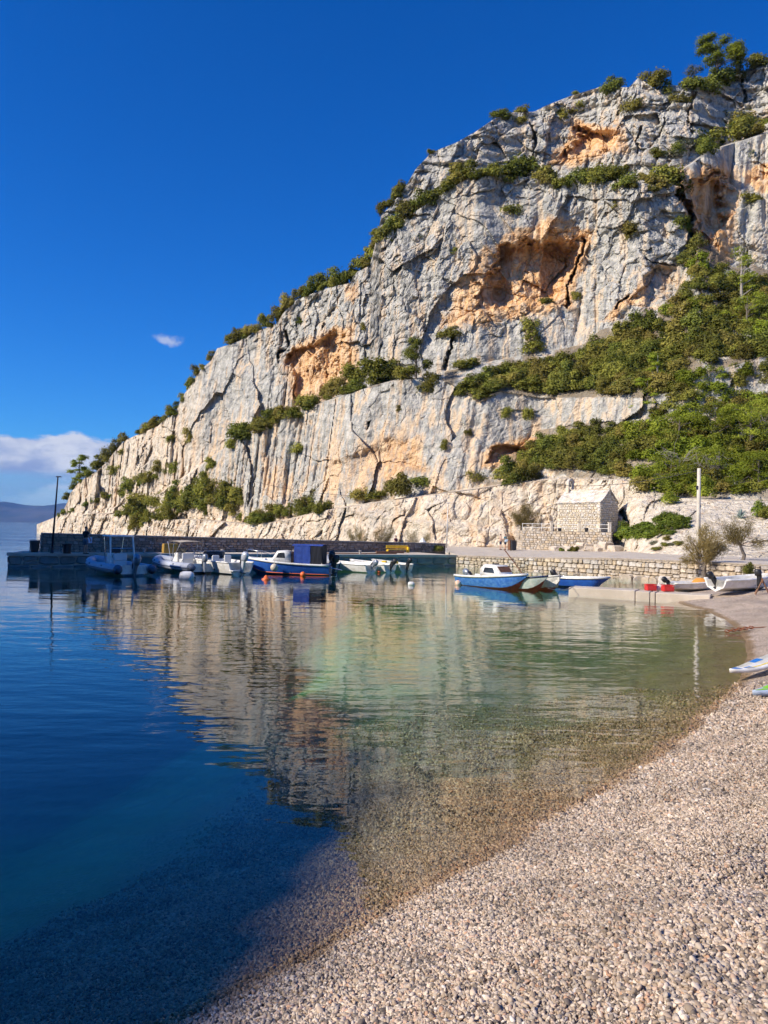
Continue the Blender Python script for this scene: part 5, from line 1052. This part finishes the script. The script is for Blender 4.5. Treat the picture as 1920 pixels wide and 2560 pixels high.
# right-hand group
A, Bp = G(1163, 1461), G(1332, 1480); q = (Bp - A).normalized(); c = (A + Bp) / 2
root = boat('cabin_boat', 'weathered blue and white small cabin boat with a tilted grey outboard', (c.x - .1, c.y + .35), q)
S = hull_parts(root, 4.9, 1.75, .50, .82, .25, M_BLUE_OLD, M_ANTI, M_GEL, M_GEL, .55, rail_r=.07)
cab = MB(); prof = [(-.55, .55, 1.10), (-.3, .56, 1.22), (.55, .52, 1.20), (.95, .48, .80)]
cab.loft([[(x, -w, .55), (x, -w * .97, z - .12), (x, -w * .75, z), (x, w * .75, z), (x, w * .97, z - .12), (x, w, .55)] for x, w, z in prof]).build('cabin', M_GEL, root, True)
for sg in (1, -1): MB().add([(-.25, sg * .572, .80), (.58, sg * .545, .80), (.44, sg * .538, 1.06), (-.15, sg * .566, 1.06)], [(0, 1, 2, 3)] if sg < 0 else [(3, 2, 1, 0)]).build('side_window', M_GLASS, root)
MB().add([(.915, -.40, .86), (.915, .40, .86), (.66, .42, 1.14), (.66, -.42, 1.14)], [(0, 1, 2, 3)]).build('front_window', M_WOODB, root)
MB().box((.1, 0, 1.25), (.25, .3, .06), None, .8, .01).build('roof_hatch', M_BLACK, root)
outboard(root, -2.3, .25, .62, .8, M_COWL, -.95); MB().tube([(-2.0, .3, .5), (-1.95, .3, 1.1)], .012, 5).build('whip_aerial', M_BLACK, root)
for i, (px, py, L, hd, lb, mm) in enumerate(((1368, 1480, 4.0, (.55, -.83), 'faded green and white wooden boat with a leaning brown mast', M_GREENP), (1398, 1478, 3.8, (.30, -.95), 'old white wooden boat pointing its bow at the jetty', M_CREAM))):
    p = G(px, py); q = Vector((hd[0], hd[1], 0)).normalized(); root = boat('wooden_boat', lb, (p.x - q.x * L / 2, p.y - q.y * L / 2), q)
    hull_parts(root, L, 1.5, .46, .78, .22, mm, M_ANTI, M_CREAM if i else M_NAVY, M_CREAM, .6 if i == 0 else None, sole=.14)
    MB().box((-.6, 0, .42), (.28, 1.2, .05)).build('thwart', M_WOODB, root)
    if i == 0: MB().tube([(.6, 0, .5), (-.6, -.5, 2.0)], .028, 6).build('mast', M_WOODB, root)
    else: MB().tube([(-1.2, .3, .5), (1.2, .2, .62)], .02, 6).build('oar', M_WOODB, root)
A, Bp = at(1395, 1455, 42.5), at(1522, 1450, 41.0); q = (Bp - A); q.z = 0; q.normalize(); c = (A + Bp) / 2
root = boat('skiff', 'flat white and blue skiff behind the jetty with a black outboard', (c.x, c.y), q)
hull_parts(root, 2.9, 1.35, .50, .62, .15, M_BLUE, M_BLUE, M_GEL, M_GEL, .7, rail_r=.06, full=5.0, rake=.5); outboard(root, -1.45, 0, .62, .62, M_BLACK, -.5)
# hauled out on the beach
p = G(1742, 1472, .25); root = boat('dinghy', 'small white dinghy with an orange cover pulled up on the beach', (p.x, p.y + .4), (.97, .12), None, gz(p.x, p.y + .4) + .12)
hull_parts(root, 2.6, 1.15, .30, .46, .1, M_GEL, M_GEL, M_GEL, M_CREAM, None, sole=.05, rail_r=.05); outboard(root, -1.35, 0, .40, .55, M_BLACK, -.7)
MB().loft([[(x, -w, .34), (x, -w * .5, z), (x, w * .5, z), (x, w, .34)] for x, w, z in ((-.1, .1, .36), (.2, .34, .56), (.6, .3, .58), (.9, .15, .42))], False, False).build('cover', mat('orange_cover', (.72, .30, .05), .8, var=.2), root, True)
p = G(1868, 1484, .4); q = Vector((.93, .36, 0)); root = boat('motor_dinghy', 'white hard dinghy with black outboard pulled up at the right edge', (p.x + .1, p.y + .5), q, None, gz(p.x, p.y + .5) + .14)
hull_parts(root, 3.4, 1.5, .42, .66, .12, M_GEL, M_GEL, M_GEL, M_CREAM, None, sole=.1, rail_r=.06); outboard(root, -1.75, 0, .52, .62, M_BLACK, -.6)
p = G(1913, 1492, .45); root = empty('motor_stand', (p.x, p.y + .3, gz(p.x, p.y + .3)), -.4, 'spare black outboard clamped on a wooden stand at the right edge', 'stand')
MB().tube([(-.25, -.2, 0), (.0, -.2, .62)], .03, 5).tube([(.3, -.2, 0), (.02, -.2, .62)], .03, 5).tube([(-.25, .2, 0), (.0, .2, .62)], .03, 5).tube([(.3, .2, 0), (.02, .2, .62)], .03, 5).box((.0, 0, .6), (.06, .55, .2)).build('trestle', M_WOODB, root); outboard(root, -.02, 0, .72, .55, M_BLACK, 0)

# ------------------------------------------------------------------ buoys
def buoy(px, py, r, m, label, cat='buoy', shape='ball'):
    p = G(px, py); root = empty('mooring_buoy', (p.x, p.y, 0), 0, label, cat, None)
    if shape == 'ball': MB().lathe([(r * math.cos(a), r * .55 + r * math.sin(a)) for a in [-1.45 + k * .29 for k in range(11)]], (0, 0, 0), 14).build('float', m, root, True); MB().lathe([(r * .16, 0), (r * .16, r * .25), (r * .08, r * .3)], (0, 0, r * 1.5), 8).build('eye', M_RUB if m is not M_GEL else m, root)
    elif shape == 'can': MB().lathe([(r * .3, -r * 1.0), (r * .8, -r * .85), (r, -r * .5), (r, r * .5), (r * .8, r * .85), (r * .3, r * 1.0)], (0, 0, 0), 14, Matrix.Translation((0, 0, r * .45)) @ Matrix.Rotation(math.pi / 2, 4, 'Y') @ Matrix.Diagonal((1, 1, 1.35, 1))).build('float', m, root, True); MB().tube([(r * 1.3, 0, r * .4), (r * 1.6, 0, r * .2)], r * .12, 6).build('eye', M_RUB, root)
    else: MB().lathe([(r * .2, -r * .3), (r * .9, -.1 * r), (r, .1 * r), (r * .55, .35 * r), (r * .3, .8 * r), (r * .1, .95 * r)], (0, 0, 0), 14).build('float', m, root, True); MB().tube([(0, 0, r * .9), (0, 0, r * 1.1)], r * .08, 5).build('eye', M_RUB, root)
buoy(467, 1448, .30, M_GEL, 'large white barrel buoy in front of the inflatables', shape='can'); buoy(665, 1449, .26, M_OR, 'orange cone buoy in front of the blue tent boat', shape='cone')
buoy(757, 1440, .17, M_OR, 'red orange ball buoy below the blue tent'); buoy(812, 1436, .13, M_OR, 'small dull red buoy beside the navy motorboat'); buoy(947, 1432, .14, M_OR, 'small orange buoy between the white dinghies'); buoy(1028, 1463, .13, M_GEL, 'small white buoy alone on the open water', shape='can')
buoy(1145, 1462, .17, mat('faded_buoy', (.75, .42, .27), .5, col2=(.80, .72, .62), scale=4), 'faded pink buoy left of the weathered blue boat')
p = G(686, 1437); root = empty('fender', (p.x, p.y - .12, .45), 0, 'round beige ball fender hanging on the blue tent boat', 'fender'); MB().lathe([(.24 * math.cos(a), .24 * math.sin(a)) for a in [-1.45 + k * .29 for k in range(11)]], (0, 0, 0), 14).build('ball', mat('beige_fender', (.62, .54, .42), .55, var=.15), root, True); MB().tube([(0, 0, .22), (0, .15, .55)], .012, 5).build('lanyard', M_ROPE, root)

# ------------------------------------------------------------------ things on the pier and quay
M_STEEL = mat('dark_steel', (.045, .045, .055), .45, .6)
def lamp(base, h, m, label, lean=0.0, arm=.45, r=.07):
    root = empty('street_lamp', base, 0, label, 'lamp'); MB().lathe([(r * 2.2, 0), (r * 2.2, .04), (r * 1.3, .06), (r * 1.3, .35), (r, .4)], (0, 0, 0), 12).build('base', m, root)
    MB().tube([(0, 0, .3), (lean * .5, 0, h * .5), (lean, 0, h)], [r, r * .85, r * .6], 10).build('pole', m, root, True); MB().box((lean + arm * .15, 0, h + .03), (arm, .26, .07), None, .85, .02).build('lamp_head', m, root)
lb_ = at(130, 1378, 51.0); lamp((lb_.x, lb_.y, .9), 5.05, M_STEEL, 'dark lamp post at the end of the pier', .24, .34)
lw = at(1116, 1383, 72.0); lamp((lw.x, lw.y, .9), 4.6, mat('pale_steel', (.62, .60, .56), .5, .2), 'thin white lamp post at the landward end of the pier wall', .06, .4, .06)
pb = at(1745, 1400, 53.5); pole = empty('utility_pole', (pb.x, pb.y, 1.3), 0, 'tall plain concrete utility pole on the right', 'pole')
MB().tube([(0, 0, 0), (0, 0, 3), (.0, 0, 6.35)], [.15, .135, .12], 10).build('shaft', mat('pole_concrete', (.64, .58, .48), .85, var=.2, scale=2), pole, True); MB().box((-.13, -.02, 5.0), (.1, .2, .25), None, 1, .02).build('bracket', M_STEEL, pole)
def cable(a, b, sag, label, r=.018):
    a, b = Vector(a), Vector(b); pts = [a.lerp(b, t) - Vector((0, 0, sag * 4 * t * (1 - t))) for t in [k / 14 for k in range(15)]]; tag(MB().tube(pts, r, 4).build('overhead_cable', M_STEEL), label, 'cable')
ptop = Vector((pb.x, pb.y, 7.5)); c1 = at(1330, 1200, 95.0)
cable(ptop, c1, .9, 'thin black cable sagging from the concrete pole over the chapel bell', .022); c2, _ = cliff_at(620, 1200); c2.y -= 3; cable(c1, c2, 2.5, 'thin cable running left from the chapel across the lower cliff', .03)
def bin_(base, m, label, w=.42, h=.78, lid=True):
    root = empty('bin', base, 0, label, 'bin'); MB().lathe([(w * .40, 0), (w * .5, h * .9), (w * .54, h * .92), (w * .54, h), (w * .44, h), (w * .38, .06)], (0, 0, 0), 14).build('body', m, root)
    if lid: MB().lathe([(w * .56, h + .004), (w * .5, h + .08), (w * .1, h + .1)], (0, 0, 0), 14).build('lid', m, root)
b1 = at(86, 1382, 51.6); bin_((b1.x, b1.y, .9), M_BLACK, 'black litter bin at the far left end of the pier', .62, .72); MB().tube([(-.34, 0, 0), (-.3, 0, .85), (.3, 0, .85), (.34, 0, 0)], .02, 5).build('hoop', M_STEEL, bpy.data.objects['bin'])
b2 = at(167, 1388, 50.6); bin_((b2.x, b2.y, .92), M_BLACK, 'black bucket like bin beside the man on the pier', .58, .62, False)
b3 = at(1056, 1384, 72.2); root = empty('waste_bin', (b3.x, b3.y, .9), 0, 'orange waste bin with a white pointed hood against the pier wall', 'bin')
MB().box((0, 0, .45), (.44, .4, .86), None, 1.12, .02).build('body', mat('ochre_paint', (.66, .30, .03), .5, var=.15), root); MB().lathe([(.36, .9), (.30, .95), (.03, 1.35)], (0, 0, 0), 8).build('hood', M_WHITE, root)
b4 = at(992, 1388, 68.5); root = empty('bench', (b4.x, b4.y, .9), math.atan2(pd.y, pd.x) - .05, 'yellow bench with long back board standing on the pier deck', 'bench')
MB().box((0, 0, .50), (2.1, .06, .28), None, 1, .01).build('backrest', M_YEL, root); MB().box((-.05, -.25, .25), (1.9, .4, .05)).build('seat', M_YEL, root); MB().box((1.02, -.12, .25), (.14, .36, .5), None, 1, .01).build('leg', M_YEL, root); MB().box((-.95, -.12, .12), (.1, .36, .24)).build('leg', M_YEL, root)
b5 = at(975, 1391, 66.0); o = MB().box((0, 0, .09), (2.6, .22, .16), None, 1, .015).build('timber_beam', M_WOODB); o.location = (b5.x, b5.y, .905); o.rotation_euler = (0, 0, .42); tag(o, 'dark brown timber beam lying on the deck before the yellow bench', 'beam')
o = MB().tube([(0, 0, .04), (3, .2, .04), (6.5, .1, .04), (9, .3, .04)], .05, 6).build('mooring_hose', M_WOODB); q5 = at(735, 1387, 60.0); o.location = (q5.x, q5.y, .9); o.rotation_euler = (0, 0, .43); tag(o, 'long brown pipe lying along the pier deck', 'pipe')
b6 = at(425, 1385, 55.0); o = MB().box((0, 0, .35), (1.1, .45, .7), None, .95, .03).build('gear_box', mat('dull_yellow', (.42, .25, .04), .6, var=.2)); o.location = (b6.x, b6.y, .9); o.rotation_euler = (0, 0, .6); tag(o, 'dull yellow box against the shaded pier wall', 'box')
sg_ = Vector(WA) + (Vector(WB) - Vector(WA)) * .085; o = MB().box((0, 0, 0), (.42, .03, .42)).build('notice_board', mat('notice_white', (.62, .66, .72), .5, col2=(.25, .40, .62), scale=6)); o.location = (sg_.x + .06, sg_.y - .1, 1.75); o.rotation_euler = (0, 0, math.atan2(WB[1] - WA[1], WB[0] - WA[0])); tag(o, 'small pale notice board on the pier wall beside the man', 'sign')
# wheelie bins by the terrace
for i, (px, lb) in enumerate(((1277, 'left dark brown wheeled bin at the terrace corner'), (1283, 'right dark wheeled bin half hidden by the terrace corner'))):
    c = at(px, 1378, 82.0 - i * .4); root = empty('wheeled_bin', (c.x, c.y, .95), .2, lb, 'bin', 'wheeled bins at the terrace'); mm = M_WOODB if i == 0 else M_BLACK
    MB().box((0, 0, .55), (.5, .6, .95), None, 1.12, .04).build('body', mm, root); MB().box((0, .02, 1.08), (.6, .7, .07), None, .9, .02).build('lid', mm, root)
    for s_ in (-.2, .2): MB().lathe([(.02, -.03), (.1, -.03), (.1, .03), (.02, .03)], (0, 0, 0), 10, Matrix.Translation((s_, .3, .1)) @ Matrix.Rotation(math.pi / 2, 4, 'Y')).build('wheel', M_RUB, root)
# crates on the jetty
def crate(px, py, z, label, m, w=.42):
    c = G(px, py, z); root = empty('crate', (c.x, c.y + .2, z), .1, label, 'crate'); h = .30
    MB().box((0, 0, .02), (w, .34, .03)).build('bottom', m, root)
    for a, dx, dy in ((0, w, .02), (1, w, .02), (2, .02, .34), (3, .02, .34)):
        ox, oy = [(0, -.17), (0, .17), (-w / 2, 0), (w / 2, 0)][a]; MB().box((ox, oy, .14), (dx, dy, .2)).box((ox, oy, .28), (dx + .03, dy + .03, .04)).build('side', m, root)
crate(1630, 1477, .345, 'left red plastic crate on the jetty', M_RED); crate(1673, 1479, .345, 'right bright red plastic crate on the jetty', M_RED, .46)
c = G(1652, 1477, .345); root = empty('water_canister', (c.x, c.y + .15, .345), 0, 'pale plastic canister between the two red crates', 'canister'); MB().box((0, 0, .14), (.3, .2, .27), None, .9, .04).build('body', M_GEL, root); MB().tube([(-.08, 0, .27), (-.05, 0, .34), (.05, 0, .34), (.08, 0, .27)], .015, 5).build('handle', M_GEL, root)
# paddle boards on the beach
def board(tip, tail, w, m, label, name, patches):
    a, b = Vector(tip), Vector(tail); L = (b - a).length; ang = math.atan2((a - b).y, (a - b).x); c = (a + b) / 2; pitch = -math.asin((a.z - b.z) / L)
    root = empty(name, c, 0, label, 'paddle board'); root.rotation_euler = Euler((0, pitch, ang)); n = 24
    def out(t): x = -L / 2 + t * L; k = max(0, 1 - abs(2 * t - .9) ** 2.6) if t < .95 else max(0, (1 - t) / .05) * .2; return x, w / 2 * max(.02, min(1, (1 - max(0, (t - .55) / .45) ** 2.4)) * min(1, (t / .12 + .35) if t < .08 else 1)), .10 * max(0, (t - .72) / .28) ** 2
    R = []
    for i in range(n + 1): x, hw_, r = out(i / n); R.append([(x, -hw_, r + .05), (x, -hw_ * .9, r), (x, hw_ * .9, r), (x, hw_, r + .05), (x, hw_ * .88, r + .085), (x, -hw_ * .88, r + .085)])
    MB().loft(R).build('body', m, root, True)
    for (t0, t1, s0, s1, mm, nm) in patches:
        rows = []
        for i in range(7):
            t = t0 + (t1 - t0) * i / 6; x, hw_, r = out(t); rows.append([(x, hw_ * .88 * (s0 + (s1 - s0) * j / 4), r + .089) for j in range(5)])
        MB().loft(rows, False, False).build(nm, mm, root, True)
    return root
M_SKYB = mat('bright_blue', (.02, .20, .62), .4); M_LIME = mat('lime_green', (.30, .72, .03), .45, var=.15); M_PEW = mat('pale_blue_grey', (.40, .48, .60), .5); M_YPR = mat('yellow_print', (.85, .62, .04), .45)
t1 = G(1826, 1694, .10); t2 = t1 + Vector((2.5, 1.35, .50)); board(t1, t2, .52, M_GEL, 'white paddle board with blue and yellow print lying at the waterline', 'paddle_board', [(.90, .975, -.9, .9, M_SKYB, 'blue_nose'), (.60, .70, -.95, -.3, M_SKYB, 'blue_patch'), (.50, .86, .55, .75, M_YPR, 'yellow_stripe'), (.80, .86, .1, .9, M_SKYB, 'blue_patch')])
t1 = G(1884, 1752, .14); t2 = t1 + Vector((2.4, 1.2, .46)); board(t1, t2, .55, M_PEW, 'lime green and pale blue paddle board entering at the right edge', 'paddle_board', [(.86, .97, -.5, .2, M_LIME, 'green_patch'), (.55, .85, -.9, .3, M_LIME, 'green_patch'), (.4, .6, .2, .9, M_LIME, 'green_patch')])
# rusty chain on the pebbles
M_RUST = mat('rust', (.33, .10, .04), .85, col2=(.20, .07, .035), scale=30)
chn = empty('rusty_chain', G(1846, 1577, .06), 0, 'rusty chain and rope lying at the water edge', 'chain'); ca = G(1818, 1580, .03) - Vector(chn.location); cb = G(1878, 1571, .12) - Vector(chn.location)
for k in range(9):
    c = ca.lerp(cb, k / 8); MB().tube([(c.x + .075 * math.cos(a), c.y + (.04 * math.sin(a) if k % 2 else 0), c.z + .03 + (0 if k % 2 else .04 * math.sin(a))) for a in [j * math.pi / 4 for j in range(9)]], .017, 5).build('chain_link', M_RUST, chn)
MB().tube([tuple(cb + Vector((0, 0, .02))), tuple(cb + Vector((.5, .05, .05))), tuple(cb + Vector((1.2, .2, .12)))], .014, 5).build('rope', M_RUST, chn)
# mooring lines
def line(a, b, sag, label):
    a, b = Vector(a), Vector(b); tag(MB().tube([a.lerp(b, t) - Vector((0, 0, sag * 4 * t * (1 - t))) for t in [k / 8 for k in range(9)]], .014, 4).build('mooring_line', M_ROPE), label, 'rope')
line(G(1433, 1466, .4), G(1398, 1472, .45), .12, 'slack rope from the jetty to the old white boat'); line(at(1440, 1463, 36), G(1370, 1470, .55), .15, 'slack rope from the jetty to the faded green boat')
# ------------------------------------------------------------------ people
def skin_mesh(name, J, E, m, parent, root=0, sub=1):
    me = bpy.data.meshes.new(name); me.from_pydata([tuple(j[:3]) for j in J], E, []); me.update(); o = link(bpy.data.objects.new(name, me), parent)
    o.modifiers.new('skin', 'SKIN').use_smooth_shade = True
    if not me.skin_vertices: return o
    for i, j in enumerate(J):
        me.skin_vertices[0].data[i].radius = (j[3], j[4] if len(j) > 4 else j[3]); me.skin_vertices[0].data[i].use_root = (i == root)
    s = o.modifiers.new('sub', 'SUBSURF'); s.levels = sub; s.render_levels = sub; me.materials.append(m); return o
def person(loc, rz, h, label, skin, top_m, low_m, hair_m, shoe_m, arm=0.0, bare=False, bend=.25):
    """standing figure facing -Y before rotation; arm = forward swing of the arms, bend at the elbow"""
    root = empty('person', loc, rz, label, 'person'); k = h / 1.76; J, E = [], []
    def v(x, y, z, r, r2=None): J.append((x * k, y * k, z * k, r * k, (r2 or r) * k)); return len(J) - 1
    def e(*a):
        for p, q in zip(a, a[1:]): E.append((p, q))
    pel = v(0, 0, .95, .145, .10); wst = v(0, 0, 1.10, .135, .095); chs = v(0, .005, 1.32, .16, .105); nk0 = v(0, .01, 1.46, .075); nk = v(0, -.005, 1.53, .055); hd0 = v(0, -.02, 1.60, .078, .09); hd1 = v(0, -.015, 1.68, .078, .095); hd2 = v(0, -.01, 1.735, .055, .065); e(pel, wst, chs, nk0, nk, hd0, hd1, hd2)
    ns = v(0, -.115, 1.625, .016); e(hd0, ns)
    for s in (1, -1):
        ear = v(s * .088, -.005, 1.63, .016); e(hd0, ear)
        hip = v(s * .09, 0, .90, .095); kn = v(s * .11, -.015 * (1 + s), .50, .062); cf = v(s * .115, .015, .34, .058); an = v(s * .115, .02, .09, .042); toe = v(s * .13, -.13, .03, .040, .028); e(pel, hip, kn, cf, an, toe)
        sh = v(s * .185, .005, 1.40, .066); el = v(s * .245, .02 - arm * .20, 1.13 + .03 * arm, .046); wr = v(s * .235, -.06 - arm * .40 - bend * .15, .89 + bend * .25 + arm * .22, .030); pm = v(s * .235, -.08 - arm * .46 - bend * .18, .81 + bend * .26 + arm * .24, .034, .020); e(chs, sh, el, wr, pm)
        for f in range(4):
            L = (.075, .085, .08, .06)[f]; y = -.105 - arm * .46 - bend * .2 + .018 * f; a = v(s * .232, y, .765 + bend * .26 + arm * .24, .009); b = v(s * .222, y - .012, .765 - L * .8 + bend * .26 + arm * .24, .008); e(pm, a, b)
        a = v(s * .205, -.115 - arm * .46 - bend * .2, .80 + bend * .26 + arm * .24, .010); b = v(s * .195, -.135 - arm * .46 - bend * .2, .765 + bend * .26 + arm * .24, .009); e(pm, a, b)
    skin_mesh('body', J, E, skin, root)
    def cloth(name, pts, edges, m): skin_mesh(name, [tuple(c * k for c in p) for p in pts], edges, m, root)
    if not bare: cloth('shirt', [(0, 0, .97, .165, .125), (0, 0, 1.12, .158, .12), (0, .005, 1.33, .182, .128), (0, .01, 1.45, .10, .09), (.19, .005, 1.40, .088), (.232, .012 - arm * .12, 1.22, .072), (-.19, .005, 1.40, .088), (-.232, .012 - arm * .12, 1.22, .072)], [(0, 1), (1, 2), (2, 3), (2, 4), (4, 5), (2, 6), (6, 7)], top_m)
    cloth('shorts', [(0, 0, 1.0, .158, .118), (0, 0, .93, .165, .122), (.095, 0, .84, .115), (.11, -.01, .56, .095), (-.095, 0, .84, .115), (-.11, -.01, .56, .095)], [(0, 1), (1, 2), (2, 3), (1, 4), (4, 5)], low_m)
    MB().lathe([(.088 * k * math.cos(a), .088 * k * 1.1 * math.sin(a)) for a in [-.15 + i * .28 for i in range(7)]], (0, .008 * k, 1.675 * k), 14).build('hair', hair_m, root, True)
    for s in (1, -1): MB().box((s * .12 * k, -.05 * k, .03 * k), (.095 * k, .26 * k, .06 * k), None, .85, .015).build('shoe', shoe_m, root)
    return root
M_SK1 = mat('tanned_skin', (.42, .25, .17), .55); M_SK2 = mat('fair_skin', (.55, .36, .27), .55); M_HAIR = mat('dark_hair', (.02, .016, .012), .6); M_HAIRB = mat('brown_hair', (.10, .06, .035), .6)
M_TBLK = mat('black_shirt', (.014, .014, .018), .9); M_SHG = mat('grey_shorts', (.17, .17, .22), .9, var=.3, scale=12); M_NAVYC = mat('navy_cloth', (.012, .02, .05), .9); M_BURG = mat('burgundy_cloth', (.13, .03, .05), .9); M_TEAL = mat('teal_cloth', (.03, .10, .13), .9)
c = at(213, 1391, 50.3); person((c.x, c.y, .92), 2.6, 1.80, 'man in black shirt and grey shorts standing on the pier edge', M_SK1, M_TBLK, M_SHG, M_HAIR, M_RUB, .15)
c = at(989, 1375, 78.5); person((c.x, c.y, .62), .9, 1.72, 'person in burgundy top behind the pier wall, seen from the chest up', M_SK1, M_BURG, M_NAVYC, M_HAIR, M_RUB, .4)
c = at(1251, 1377.5, 84.5); person((c.x, c.y, .96), 1.8, 1.74, 'bare chested man in dark shorts walking on the quay road', M_SK2, None, M_NAVYC, M_HAIRB, M_RUB, .3, True)
c = at(1263, 1376.5, 84.0); person((c.x, c.y, .96), -1.4, 1.78, 'person in dark clothes holding a pale bundle beside the bare chested man', M_SK1, M_TEAL, M_NAVYC, M_HAIR, M_RUB, .7)
d = at(1266.5, 1352, 83.6); o = MB().box((0, 0, 0), (.42, .22, .30), None, .85, .06).build('towel_bundle', mat('pale_blue_towel', (.45, .58, .68), .9)); o.location = d; tag(o, 'pale blue bundle carried by the person in dark clothes', 'bundle')

# ------------------------------------------------------------------ the air over the sea
hz = MB().box((-2500, 4450, 118), (18000, 12000, 330)).build('haze', None); tag(hz, 'thin blue sea haze over the far coast', 'haze', None, 'stuff')
hm = bpy.data.materials.new('haze_air'); hm.use_nodes = True; hm.node_tree.nodes.clear(); ho = hm.node_tree.nodes.new('ShaderNodeOutputMaterial')
pv = N(hm.node_tree, 'ShaderNodeVolumePrincipled', inp={'Color': (.16, .42, 1.0, 1), 'Density': 4.6e-5, 'Anisotropy': 0.0}); hm.node_tree.links.new(pv.outputs[0], ho.inputs['Volume'])
hz.data.materials.append(hm)
